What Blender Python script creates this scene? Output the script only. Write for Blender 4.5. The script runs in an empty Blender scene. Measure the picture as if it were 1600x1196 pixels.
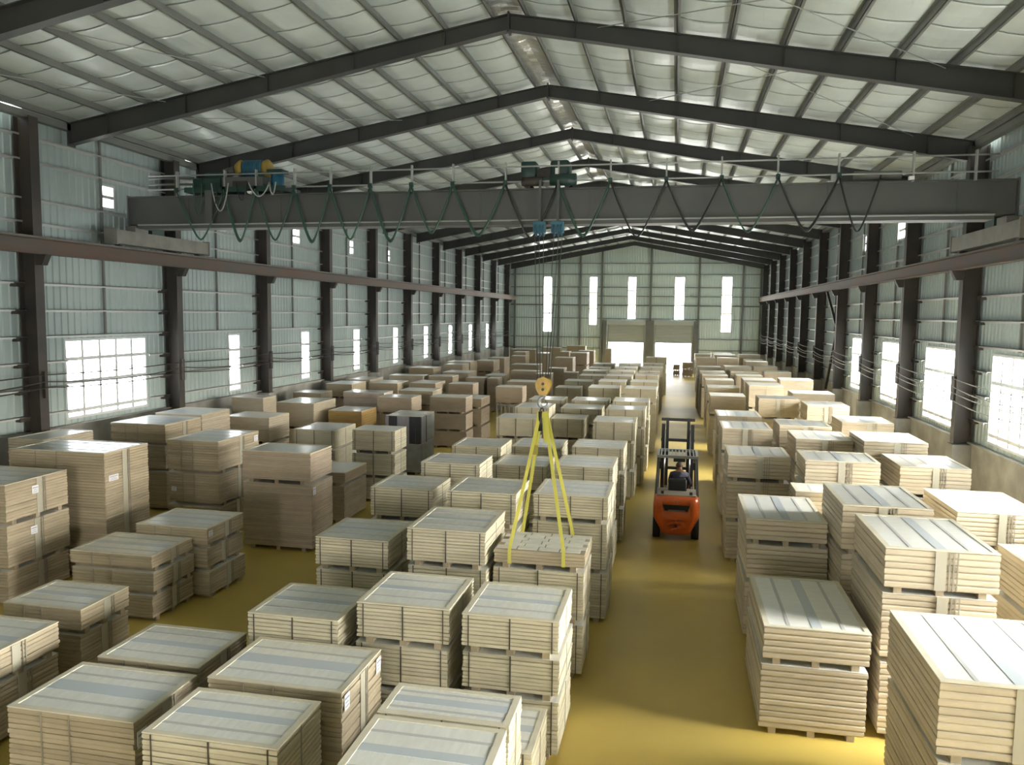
import bpy, bmesh, math, random
from mathutils import Vector, Matrix
random.seed(11)
sc = bpy.context.scene
COL = sc.collection

# ------------------------------------------------------------------ camera
cam_d = bpy.data.cameras.new('camera')
cam_d.sensor_fit = 'HORIZONTAL'
cam_d.sensor_width = 36.0
cam_d.lens = 1227.0 / 1600.0 * 36.0
cam_d.clip_start = 0.1
cam_d.clip_end = 400
cam = bpy.data.objects.new('camera', cam_d)
COL.objects.link(cam)
_R = ((0.97904, 0.02945, -0.20151), (0.20330, -0.08325, 0.97557), (0.01195, -0.99609, -0.08749))
M = Matrix.Identity(4)
for i in range(3):
    M[i][0] = _R[i][0]
    M[i][1] = -_R[i][1]
    M[i][2] = -_R[i][2]
M.translation = (0, 0, 5.8)
cam.matrix_world = M
sc.camera = cam

# ------------------------------------------------------------------ world and exposure
w = bpy.data.worlds.new('overcast_sky')
sc.world = w
w.use_nodes = True
bg = w.node_tree.nodes['Background']
# hazy bright sky, sun veiled by cloud on the right-hand side of the hall
sky = w.node_tree.nodes.new('ShaderNodeTexSky')
sky.sky_type = 'HOSEK_WILKIE'
sky.sun_direction = Vector((0.85, -0.16, 0.48)).normalized()
sky.turbidity = 9.0
sky.ground_albedo = 0.5
hsv = w.node_tree.nodes.new('ShaderNodeHueSaturation')
hsv.inputs['Saturation'].default_value = 0.60
w.node_tree.links.new(sky.outputs[0], hsv.inputs['Color'])
# below the horizon: pale concrete yard
_t = w.node_tree.nodes.new('ShaderNodeTexCoord')
_s = w.node_tree.nodes.new('ShaderNodeSeparateXYZ')
_g = w.node_tree.nodes.new('ShaderNodeMath')
_g.operation = 'GREATER_THAN'
_g.inputs[1].default_value = 0.0
_m = w.node_tree.nodes.new('ShaderNodeMix')
_m.data_type = 'RGBA'
w.node_tree.links.new(_t.outputs['Generated'], _s.inputs[0])
w.node_tree.links.new(_s.outputs['Z'], _g.inputs[0])
w.node_tree.links.new(_g.outputs[0], _m.inputs['Factor'])
_m.inputs['A'].default_value = (0.30, 0.295, 0.28, 1)
w.node_tree.links.new(hsv.outputs[0], _m.inputs['B'])
w.node_tree.links.new(_m.outputs['Result'], bg.inputs['Color'])
bg.inputs['Strength'].default_value = 1.0
sun_d = bpy.data.lights.new('veiled_sun', 'SUN')
sun_d.energy = 0.42
sun_d.angle = math.radians(38)
sun_d.color = (1.0, 0.99, 0.97)
sun = bpy.data.objects.new('veiled_sun', sun_d)
COL.objects.link(sun)
sun.location = (30, -12, 20)
sun.rotation_euler = Vector((-0.92, 0.0, -0.38)).to_track_quat('-Z', 'Y').to_euler()
sc.view_settings.view_transform = 'Standard'
sc.view_settings.look = 'None'
sc.view_settings.gamma = 1.0
sc.view_settings.use_curve_mapping = False
sc.view_settings.exposure = 6.4
sc.cycles.max_bounces = 9
sc.cycles.diffuse_bounces = 7
sc.cycles.glossy_bounces = 3
sc.cycles.transparent_max_bounces = 8
sc.cycles.sample_clamp_indirect = 6.0
sc.cycles.caustics_reflective = False
sc.cycles.caustics_refractive = False

# ------------------------------------------------------------------ building constants (metres)
XL, XR = -16.71, 8.36            # column centre lines
WL, WR = XL - 0.35, XR + 0.35    # wall sheets
YB, YE = -12.4, 80.6             # end walls
XRG = -4.18                      # ridge
SLOPE = 0.172
RTOP = 13.05                     # rafter top at the ridge
def zraf(x): return RTOP - SLOPE * abs(x - XRG)
PLL, PLR = 2.42, 2.15            # plinth heights
LCOL = [17.91 + 6 * i for i in range(-5, 11)]
RCOL = [25.2 + 6 * i for i in range(-6, 10)]
FRAMES = [19.4 + 6 * i for i in range(-5, 11)]

# ------------------------------------------------------------------ materials
MATS = {}
def mat(name, col, rough=0.6, metal=0.0, var=0.0, scale=3.0, col2=None, bump=0.0, bscale=40.0,
        spec=0.5, rnd=0.0, stretch=(1, 1, 1), detail=4.0, coat=0.0):
    m = bpy.data.materials.new(name)
    m.use_nodes = True
    nt = m.node_tree
    N, L = nt.nodes, nt.links
    b = N['Principled BSDF']
    b.inputs['Roughness'].default_value = rough
    b.inputs['Metallic'].default_value = metal
    b.inputs['Specular IOR Level'].default_value = spec
    if coat:
        b.inputs['Coat Weight'].default_value = coat
        b.inputs['Coat Roughness'].default_value = 0.15
    c = (*col, 1)
    b.inputs['Base Color'].default_value = c
    if var or col2 or bump or rnd:
        geo = N.new('ShaderNodeNewGeometry')
        mp = N.new('ShaderNodeMapping')
        mp.inputs['Scale'].default_value = stretch
        L.new(geo.outputs['Position'], mp.inputs['Vector'])
        src = None
        if var or col2:
            nz = N.new('ShaderNodeTexNoise')
            nz.inputs['Scale'].default_value = scale
            nz.inputs['Detail'].default_value = detail
            L.new(mp.outputs[0], nz.inputs['Vector'])
            mr = N.new('ShaderNodeMapRange')
            mr.inputs['From Min'].default_value = 0.35
            mr.inputs['From Max'].default_value = 0.65
            L.new(nz.outputs['Fac'], mr.inputs['Value'])
            mx = N.new('ShaderNodeMix')
            mx.data_type = 'RGBA'
            L.new(mr.outputs[0], mx.inputs['Factor'])
            mx.inputs['A'].default_value = c
            c2 = col2 if col2 else tuple(v * (1 - var) for v in col)
            mx.inputs['B'].default_value = (*c2, 1)
            src = mx.outputs['Result']
        if rnd:
            oi = N.new('ShaderNodeObjectInfo')
            mr2 = N.new('ShaderNodeMapRange')
            mr2.inputs['To Min'].default_value = 1 - rnd
            mr2.inputs['To Max'].default_value = 1 + rnd * 0.5
            L.new(oi.outputs['Random'], mr2.inputs['Value'])
            ml = N.new('ShaderNodeMix')
            ml.data_type = 'RGBA'
            ml.blend_type = 'MULTIPLY'
            ml.inputs['Factor'].default_value = 1
            if src: L.new(src, ml.inputs['A'])
            else: ml.inputs['A'].default_value = c
            L.new(mr2.outputs[0], ml.inputs['B'])
            src = ml.outputs['Result']
        if src: L.new(src, b.inputs['Base Color'])
        if bump:
            nb = N.new('ShaderNodeTexNoise')
            nb.inputs['Scale'].default_value = bscale
            nb.inputs['Detail'].default_value = 3
            L.new(mp.outputs[0], nb.inputs['Vector'])
            bp = N.new('ShaderNodeBump')
            bp.inputs['Strength'].default_value = bump
            bp.inputs['Distance'].default_value = 0.02
            L.new(nb.outputs['Fac'], bp.inputs['Height'])
            L.new(bp.outputs['Normal'], b.inputs['Normal'])
    MATS[name] = m
    return m

mat('epoxy_floor', (0.55, 0.41, 0.10), 0.42, var=0.0, scale=0.35, col2=(0.46, 0.345, 0.09), bump=0.03, bscale=6, spec=0.5)
mat('wall_sheet', (0.41, 0.49, 0.49), 0.45, col2=(0.355, 0.43, 0.43), scale=0.5, stretch=(1, 1, 0.3))
mat('end_wall_sheet', (0.74, 0.84, 0.81), 0.5, col2=(0.68, 0.78, 0.75), scale=0.4)
mat('concrete', (0.36, 0.36, 0.335), 0.85, col2=(0.24, 0.24, 0.22), scale=1.3, bump=0.3, bscale=14, detail=7)
mat('column_steel', (0.036, 0.033, 0.030), 0.55, col2=(0.058, 0.047, 0.040), scale=1.2)
mat('rafter_steel', (0.040, 0.042, 0.040), 0.5, col2=(0.052, 0.053, 0.05), scale=0.8)
mat('purlin_steel', (0.21, 0.215, 0.20), 0.5, col2=(0.15, 0.16, 0.15), scale=0.7)
mat('girt_steel', (0.52, 0.54, 0.53), 0.4, metal=0.3)
mat('runway_steel', (0.085, 0.074, 0.064), 0.6, col2=(0.125, 0.07, 0.048), scale=2.2, stretch=(1, 0.35, 1))
mat('insulation', (0.68, 0.75, 0.73), 0.36, metal=0.15, col2=(0.60, 0.67, 0.65), scale=1.2, bump=0.22, bscale=5)
mat('seam_dark', (0.15, 0.16, 0.15), 0.6)
mat('foil', (0.7, 0.72, 0.7), 0.28, metal=0.7, bump=0.7, bscale=14)
mat('roof_metal', (0.4, 0.42, 0.42), 0.5)
mat('crane_grey', (0.105, 0.108, 0.104), 0.5, col2=(0.085, 0.09, 0.09), scale=0.7)
mat('truck_grey', (0.22, 0.215, 0.20), 0.55, col2=(0.16, 0.155, 0.14), scale=2)
mat('pipe_grey', (0.35, 0.37, 0.36), 0.45)
mat('dark_green', (0.018, 0.05, 0.042), 0.45)
mat('cable_green', (0.03, 0.085, 0.06), 0.5)
mat('cable_black', (0.02, 0.022, 0.02), 0.5)
mat('rope_steel', (0.10, 0.10, 0.09), 0.5)
mat('blue_paint', (0.02, 0.115, 0.20), 0.4)
mat('teal_paint', (0.03, 0.14, 0.19), 0.4)
mat('yellow_paint', (0.62, 0.40, 0.06), 0.45, col2=(0.42, 0.26, 0.05), scale=9)
mat('dull_yellow', (0.34, 0.24, 0.05), 0.5)
mat('hook_steel', (0.34, 0.35, 0.37), 0.35, metal=0.6)
mat('sling_yellow', (0.56, 0.53, 0.10), 0.7)
mat('sling_label', (0.30, 0.27, 0.05), 0.7)
mat('black_plastic', (0.012, 0.013, 0.014), 0.45)
mat('rubber', (0.014, 0.014, 0.014), 0.8)
mat('orange_paint', (0.70, 0.125, 0.02), 0.28, col2=(0.58, 0.10, 0.02), scale=3, coat=0.3)
mat('deck_grey', (0.33, 0.29, 0.24), 0.6)
mat('guard_steel', (0.10, 0.10, 0.095), 0.45)
mat('guard_bar', (0.30, 0.31, 0.30), 0.45)
mat('mast_steel', (0.02, 0.021, 0.022), 0.4)
mat('chrome', (0.6, 0.6, 0.6), 0.2, metal=1)
mat('skin', (0.32, 0.17, 0.11), 0.6)
mat('hair', (0.085, 0.05, 0.038), 0.7)
mat('jacket', (0.045, 0.045, 0.075), 0.85, bump=0.3, bscale=20)
mat('jacket_patch', (0.22, 0.22, 0.30), 0.8)
mat('trousers', (0.05, 0.055, 0.07), 0.85)
mat('shoe', (0.02, 0.018, 0.016), 0.6)
G3 = (1.5, 9, 30)
mat('board_pale', (0.60, 0.55, 0.42), 0.65, var=0.10, scale=2.5, stretch=(1, 1, 3), rnd=0.13)
mat('board_cream', (0.545, 0.475, 0.36), 0.65, var=0.10, scale=2.5, stretch=(1, 1, 3), rnd=0.13)
mat('board_tan', (0.47, 0.40, 0.285), 0.65, var=0.10, scale=2.5, stretch=(1, 1, 3), rnd=0.15)
mat('board_brown', (0.47, 0.39, 0.30), 0.65, var=0.10, scale=2.5, stretch=(1, 1, 3), rnd=0.12)
mat('board_orange', (0.62, 0.41, 0.15), 0.65, var=0.10, scale=2.5, stretch=(1, 1, 3), rnd=0.15)
mat('board_pink', (0.60, 0.50, 0.42), 0.5, col2=(0.52, 0.43, 0.37), scale=3, rnd=0.08)
mat('board_grey', (0.36, 0.37, 0.36), 0.6, col2=(0.28, 0.29, 0.29), scale=3, rnd=0.1)
mat('sheet_black', (0.035, 0.038, 0.048), 0.45)
mat('sheet_lilac', (0.30, 0.29, 0.33), 0.5)
mat('cover_film', (0.80, 0.81, 0.78), 0.28, col2=(0.72, 0.73, 0.70), scale=7, stretch=(2.2, 0.5, 1), bump=0.10, bscale=9, coat=0.6)
mat('cover_film_white', (0.88, 0.89, 0.87), 0.28, col2=(0.82, 0.83, 0.81), scale=7, stretch=(0.5, 2.2, 1), bump=0.10, bscale=9, coat=0.6)
mat('cover_border', (0.68, 0.64, 0.53), 0.5, col2=(0.61, 0.57, 0.46), scale=4)
mat('seam_grey', (0.50, 0.50, 0.51), 0.4)
mat('tape_blue', (0.52, 0.57, 0.62), 0.3, coat=0.3)
mat('wrap_green', (0.42, 0.40, 0.325), 0.45)
mat('strap_dark', (0.055, 0.045, 0.035), 0.5)
mat('strap_grey', (0.30, 0.28, 0.23), 0.45)
mat('skid_wood', (0.40, 0.33, 0.23), 0.75, col2=(0.30, 0.25, 0.18), scale=6)
mat('tile_white', (0.70, 0.69, 0.63), 0.4, rnd=0.1)
mat('stack_top', (0.84, 0.83, 0.78), 0.38, col2=(0.78, 0.77, 0.72), scale=2, rnd=0.12)
mat('paper_white', (0.80, 0.81, 0.84), 0.6)
mat('ink_blue', (0.28, 0.33, 0.52), 0.6)
mat('shutter', (0.50, 0.53, 0.51), 0.5)
mat('frame_white', (0.62, 0.64, 0.65), 0.4)

def glass_mat():
    m = bpy.data.materials.new('window_glass')
    m.use_nodes = True
    nt = m.node_tree
    N, L = nt.nodes, nt.links
    N.remove(N['Principled BSDF'])
    o = N['Material Output']
    t = N.new('ShaderNodeBsdfTransparent')
    t.inputs['Color'].default_value = (0.95, 0.98, 0.97, 1)
    g = N.new('ShaderNodeBsdfGlossy')
    g.inputs['Roughness'].default_value = 0.05
    x = N.new('ShaderNodeMixShader')
    x.inputs[0].default_value = 0.06
    L.new(t.outputs[0], x.inputs[1])
    L.new(g.outputs[0], x.inputs[2])
    L.new(x.outputs[0], o.inputs['Surface'])
    MATS['window_glass'] = m
glass_mat()

# ------------------------------------------------------------------ mesh helpers
class MB:
    def __init__(self):
        self.v, self.f, self.s, self.mi = [], [], [], []
        self.mats = []
    def slot(self, m):
        if m not in self.mats: self.mats.append(m)
        return self.mats.index(m)
    def hexa(self, p, m=None):           # 8 corners, bottom ring then top ring
        k = len(self.v)
        self.v += [tuple(q) for q in p]
        i = self.slot(m) if m else 0
        for a in ((0, 3, 2, 1), (4, 5, 6, 7), (0, 1, 5, 4), (1, 2, 6, 5), (2, 3, 7, 6), (3, 0, 4, 7)):
            self.f.append(tuple(k + t for t in a)); self.mi.append(i); self.s.append(False)
        return self
    def box(self, x0, x1, y0, y1, z0, z1, m=None):
        return self.hexa([(x0, y0, z0), (x1, y0, z0), (x1, y1, z0), (x0, y1, z0), (x0, y0, z1), (x1, y0, z1), (x1, y1, z1), (x0, y1, z1)], m)
    def quad(self, a, b, c, d, m=None):
        k = len(self.v)
        self.v += [tuple(a), tuple(b), tuple(c), tuple(d)]
        self.f.append((k, k + 1, k + 2, k + 3)); self.mi.append(self.slot(m) if m else 0); self.s.append(False)
    def tube(self, pts, r, n=8, m=None, caps=True):
        pts = [Vector(p) for p in pts]
        i = self.slot(m) if m else 0
        k = len(self.v)
        ref = None
        for j, p in enumerate(pts):
            t = (pts[min(j + 1, len(pts) - 1)] - pts[max(j - 1, 0)]).normalized()
            if ref is None:
                ref = Vector((0, 0, 1)) if abs(t.z) < 0.9 else Vector((1, 0, 0))
            u = (ref - t * ref.dot(t)).normalized()
            ref = u
            v = t.cross(u)
            rr = r[j] if isinstance(r, (list, tuple)) else r
            for a in range(n):
                an = 2 * math.pi * a / n
                self.v.append(tuple(p + (u * math.cos(an) + v * math.sin(an)) * rr))
        for j in range(len(pts) - 1):
            for a in range(n):
                b = (a + 1) % n
                self.f.append((k + j * n + a, k + j * n + b, k + (j + 1) * n + b, k + (j + 1) * n + a)); self.mi.append(i); self.s.append(n > 5)
        if caps:
            self.f.append(tuple(k + a for a in reversed(range(n)))); self.mi.append(i); self.s.append(False)
            e = k + (len(pts) - 1) * n
            self.f.append(tuple(e + a for a in range(n))); self.mi.append(i); self.s.append(False)
        return self
    def bar(self, a, b, wx, wy, m=None, up=(0, 0, 1)):   # rectangular bar between two points
        a, b = Vector(a), Vector(b)
        t = (b - a).normalized()
        up = Vector(up)
        if abs(t.dot(up)) > 0.98: up = Vector((0, 1, 0))
        s = t.cross(up).normalized() * wx / 2
        u = s.cross(t).normalized() * wy / 2
        return self.hexa([a - s - u, a + s - u, b + s - u, b - s - u, a - s + u, a + s + u, b + s + u, b - s + u], m)
    def loft(self, rings, m=None, smooth=True, caps=True):
        i = self.slot(m) if m else 0
        k = len(self.v); n = len(rings[0])
        for r in rings: self.v += [tuple(p) for p in r]
        for j in range(len(rings) - 1):
            for a in range(n):
                b = (a + 1) % n
                self.f.append((k + j * n + a, k + j * n + b, k + (j + 1) * n + b, k + (j + 1) * n + a)); self.mi.append(i); self.s.append(smooth)
        if caps:
            self.f.append(tuple(k + a for a in reversed(range(n)))); self.mi.append(i); self.s.append(False)
            e = k + (len(rings) - 1) * n
            self.f.append(tuple(e + a for a in range(n))); self.mi.append(i); self.s.append(False)
        return self
    def mesh(self, name, m=None):
        me = bpy.data.meshes.new(name)
        me.from_pydata(self.v, [], self.f)
        ms = self.mats if self.mats else [m]
        for q in ms: me.materials.append(MATS[q])
        if self.mats: me.polygons.foreach_set('material_index', self.mi)
        me.polygons.foreach_set('use_smooth', self.s)
        me.update()
        return me
    def build(self, name, m=None, parent=None, loc=None):
        return obj(name, self.mesh(name, m), parent, loc)

def obj(name, data, parent=None, loc=None, scale=None, rz=0.0):
    o = bpy.data.objects.new(name, data)
    COL.objects.link(o)
    if parent: o.parent = parent
    if loc: o.location = loc
    if scale: o.scale = scale
    if rz: o.rotation_euler = (0, 0, rz)
    return o
def tag(o, label=None, cat=None, group=None, kind=None):
    if label: o['label'] = label
    if cat: o['category'] = cat
    if group: o['group'] = group
    if kind: o['kind'] = kind
    return o
def thing(name, label, cat, loc=(0, 0, 0), rz=0.0, group=None):
    return tag(obj(name, None, None, loc, None, rz), label, cat, group)
def bevelled(x0, x1, y0, y1, z0, z1, bev, seg=2, m=None, name='part', parent=None, loc=None):
    bm = bmesh.new()
    bmesh.ops.create_cube(bm, size=1)
    for v in bm.verts:
        v.co = Vector((x0 + (v.co.x + .5) * (x1 - x0), y0 + (v.co.y + .5) * (y1 - y0), z0 + (v.co.z + .5) * (z1 - z0)))
    bmesh.ops.bevel(bm, geom=bm.edges[:], offset=bev, segments=seg, affect='EDGES', profile=0.5)
    me = bpy.data.meshes.new(name)
    bm.to_mesh(me); bm.free()
    me.materials.append(MATS[m])
    for p in me.polygons: p.use_smooth = True
    return obj(name, me, parent, loc)
def rring(cx, cy, z, hx, hy, r, n=5):     # rounded-rectangle ring
    pts = []
    for sx, sy, a0 in ((1, 1, 0), (-1, 1, 90), (-1, -1, 180), (1, -1, 270)):
        for k in range(n):
            a = math.radians(a0 + 90 * k / (n - 1))
            pts.append((cx + sx * (hx - r) + r * math.cos(a), cy + sy * (hy - r) + r * math.sin(a), z))
    return pts

# ------------------------------------------------------------------ setting: floor
fl = MB().box(WL - 0.3, WR + 0.3, YB - 0.2, YE + 0.2, -0.25, 0.0).build('floor', 'epoxy_floor')
tag(fl, kind='structure')

# ------------------------------------------------------------------ setting: windows to cut
LWIN = []   # y0,y1,z0,z1,cols,rows(list of relative bars)
LWIN.append((19.3, 22.85, 2.6, 4.92, 5, (0.10, 0.46, 0.75)))
for i in range(8): LWIN.append((27.7 + 6.08 * i, 28.55 + 6.1 * i, 2.6, 4.88, 1, (0.12, 0.72)))
for y in (): LWIN.append((y, y + 3.5, 2.6, 4.92, 5, (0.10, 0.46, 0.75)))
LHIGH = [(20.92, 21.58, 8.8, 9.55), (27.0, 27.7, 8.8, 9.55), (33.05, 33.8, 8.82, 9.55), (39.4, 39.95, 8.82, 9.6), (44.9, 45.45, 8.8, 9.55)]
RWIN = []
for y in (-3.35, 2.65, 8.65, 14.65, 20.65, 26.6, 32.5, 38.3): RWIN.append((y, y + 3.45, 2.33, 4.85, 5, (0.10, 0.68)))
for i in range(6): RWIN.append((45.4 + 6 * i, 46.3 + 6 * i, 2.35, 4.88, 1, (0.12, 0.70)))
RHIGH = [(27.2, 28.3, 8.9, 9.7)] + [(33.1 + 5.85 * i, 34.25 + 5.85 * i, 8.88, 9.68) for i in range(8)]
EWIN = [(-13.45, -12.5, 3.95, 9.67), (-8.7, -7.85, 4.7, 9.67), (-4.82, -3.92, 5.35, 9.67), (-0.2, 0.85, 5.35, 9.67), (4.36, 5.42, 4.15, 9.7)]
EDOOR = [(-6.7, -3.06, 0.0, 4.92), (-1.97, 1.66, 0.0, 4.96)]
BFILL = [(-9.0, -4.0, 0.0, 4.4)]  # unseen opening behind the camera, added to give frontal fill light
BWIN = [(-9.5, -8.6, 6.2, 9.6), (0.5, 1.4, 6.2, 9.6)]

def sheet_wall(name, kind, base, a0, a1, ztop, holes, inward, m, pitch=0.25, z0=0.0):
    # ribbed sheet: runs along 'y' at x=base, or along 'x' at y=base
    pr = ((0.0, 0.0), (0.155, 0.0), (0.18, 0.03), (0.225, 0.03), (0.25, 0.0))
    br = set()
    k = 0
    a = a0
    while a < a1:
        for d, _ in pr[:-1]:
            if a + d < a1: br.add(round(a + d, 4))
        a += pitch
    br.add(a1)
    for h in holes:
        br.add(round(h[0], 4)); br.add(round(h[1], 4))
    if kind == 'x': br.add(XRG)
    br = sorted(b for b in br if a0 <= b <= a1)
    def off(s):
        t = (s - a0) % pitch
        for (d0, o0), (d1, o1) in zip(pr, pr[1:]):
            if d0 <= t <= d1: return (o0 + (o1 - o0) * (t - d0) / (d1 - d0)) * inward
        return 0.0
    mb = MB()
    def P(s, z):
        return (base + off(s), s, z) if kind == 'y' else (s, base + off(s), z)
    for s0, s1 in zip(br, br[1:]):
        if s1 - s0 < 1e-4: continue
        mid = (s0 + s1) / 2
        cuts = sorted((h[2], h[3]) for h in holes if h[0] - 1e-4 <= s0 and s1 <= h[1] + 1e-4)
        zt0, zt1 = (ztop(s0), ztop(s1)) if callable(ztop) else (ztop, ztop)
        z = z0
        for c0, c1 in cuts + [(None, None)]:
            if c0 is None:
                mb.quad(P(s0, z), P(s1, z), P(s1, zt1), P(s0, zt0))
            else:
                if c0 > z: mb.quad(P(s0, z), P(s1, z), P(s1, c0), P(s0, c0))
                z = c1
    o = mb.build(name, m)
    tag(o, kind='structure')
    return o
wl = sheet_wall('wall_left', 'y', WL, YB, YE, 10.88, [h[:4] for h in LWIN + LHIGH], +1, 'wall_sheet', z0=1.6)
wr = sheet_wall('wall_right', 'y', WR, YB, YE, 10.88, [h[:4] for h in RWIN + RHIGH], -1, 'wall_sheet', z0=1.6)
wf = sheet_wall('wall_far', 'x', YE, WL, WR, lambda x: zraf(x) + 0.2, EWIN + EDOOR, -1, 'end_wall_sheet')
wb = sheet_wall('wall_back', 'x', YB, WL, WR, lambda x: zraf(x) + 0.2, BFILL + BWIN, +1, 'end_wall_sheet')

def portal(loc, sx, sy, direction):
    d = bpy.data.lights.new('daylight_portal', 'AREA')
    d.shape = 'RECTANGLE'
    d.size, d.size_y = sx, sy
    d.cycles.is_portal = True
    o = bpy.data.objects.new('daylight_portal', d)
    COL.objects.link(o)
    o.location = loc
    o.rotation_euler = Vector(direction).to_track_quat('-Z', 'Y').to_euler()
    return o

# ------------------------------------------------------------------ setting: windows
nwin = 0
def window(kind, base, a0, a1, z0, z1, cols, bars, inward):
    global nwin
    nwin += 1
    c = ((a0 + a1) / 2, (z0 + z1) / 2)
    root = obj('window_%d' % nwin, None, None, (base, c[0], z0) if kind == 'y' else (c[0], base, z0))
    tag(root, kind='structure')
    W, H = a1 - a0, z1 - z0
    def bx(mb, s0, s1, t0, t1, d0, d1):
        if kind == 'y': mb.box(d0, d1, s0, s1, t0, t1)
        else: mb.box(s0, s1, d0, d1, t0, t1)
    f = 0.07
    for nm, r in (('frame_rail', (-W / 2, W / 2, 0, f)), ('frame_rail', (-W / 2, W / 2, H - f, H)), ('frame_stile', (-W / 2, -W / 2 + f, f, H - f)), ('frame_stile', (W / 2 - f, W / 2, f, H - f))):
        mb = MB(); bx(mb, r[0], r[1], r[2], r[3], -0.05, 0.05)
        mb.build(nm, 'frame_white', root)
    zs = [0] + [H * b for b in bars] + [H]
    for b in bars:
        mb = MB(); bx(mb, -W / 2 + f, W / 2 - f, H * b - 0.05, H * b + 0.05, -0.04, 0.04)
        mb.build('crossbar', 'frame_white', root)
    for i in range(1, cols):
        mb = MB(); bx(mb, -W / 2 + W * i / cols - 0.045, -W / 2 + W * i / cols + 0.045, f, H - f, -0.035, 0.035)
        mb.build('mullion', 'frame_white', root)
    for i in range(cols):
        for t0, t1 in zip(zs, zs[1:]):
            mb = MB()
            s0, s1 = -W / 2 + W * i / cols, -W / 2 + W * (i + 1) / cols
            if kind == 'y': mb.quad((0, s0, t0), (0, s1, t0), (0, s1, t1), (0, s0, t1))
            else: mb.quad((s0, 0, t0), (s1, 0, t0), (s1, 0, t1), (s0, 0, t1))
            mb.build('pane', 'window_glass', root)
    o = 0.12 * inward
    if kind == 'y': portal((base - o, c[0], c[1]), W, H, (inward, 0, 0))
    else: portal((c[0], base - o, c[1]), W, H, (0, inward, 0))
for h in LWIN: window('y', WL, h[0], h[1], h[2], h[3], h[4], h[5], +1)
for h in LHIGH: window('y', WL, *h, 1, (0.5,), +1)
for h in RWIN: window('y', WR, h[0], h[1], h[2], h[3], h[4], h[5], -1)
for h in RHIGH: window('y', WR, *h, 1, (0.5,), -1)
for h in EWIN: window('x', YE, *h, 1, (0.34, 0.67), -1)
for h in BWIN: window('x', YB, *h, 1, (0.34, 0.67), +1)

# ------------------------------------------------------------------ setting: doors in the far wall, added fill opening in the back wall
for i, (x0, x1, z0, z1) in enumerate(EDOOR):
    root = tag(obj('door_%d' % (i + 1), None, None, ((x0 + x1) / 2, YE, 0)), kind='structure')
    W = x1 - x0
    sh = MB()
    zb = 3.12
    n = 22
    for k in range(n):                      # rolled-up shutter curtain, slat by slat profile
        za, zc = zb + (z1 - zb) * k / n, zb + (z1 - zb) * (k + 1) / n
        zm = (za + zc) / 2
        sh.quad((-W / 2, -0.10, za), (W / 2, -0.10, za), (W / 2, -0.14, zm), (-W / 2, -0.14, zm))
        sh.quad((-W / 2, -0.14, zm), (W / 2, -0.14, zm), (W / 2, -0.10, zc), (-W / 2, -0.10, zc))
    sh.build('shutter_curtain', 'shutter', root)
    MB().box(-W / 2 + .02, W / 2 - .02, -0.17, -0.07, zb - 0.09, zb).build('bottom_rail', 'pipe_grey', root)
    MB().box(-W / 2 - 0.12, W / 2 + 0.12, -0.5, -0.06, z1 - 0.1, z1 + 0.32).build('shutter_box', 'shutter', root)
    for s in (-1, 1):
        MB().box(s * (W / 2 + 0.02) - 0.09, s * (W / 2 + 0.02) + 0.09, -0.22, -0.03, 0, z1).build('guide_rail', 'pipe_grey', root)
        MB().box(s * (W / 2 + 0.33) - 0.2, s * (W / 2 + 0.33) + 0.2, -0.3, -0.04, 0, z1 + 0.3).build('door_jamb', 'purlin_steel', root)
    portal(((x0 + x1) / 2, YE + 0.05, 1.56), W, 3.1, (0, -1, 0))
for (x0, x1, z0, z1) in BFILL: portal(((x0 + x1) / 2, YB - 0.05, z1 / 2), x1 - x0, z1, (0, 1, 0))

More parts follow.
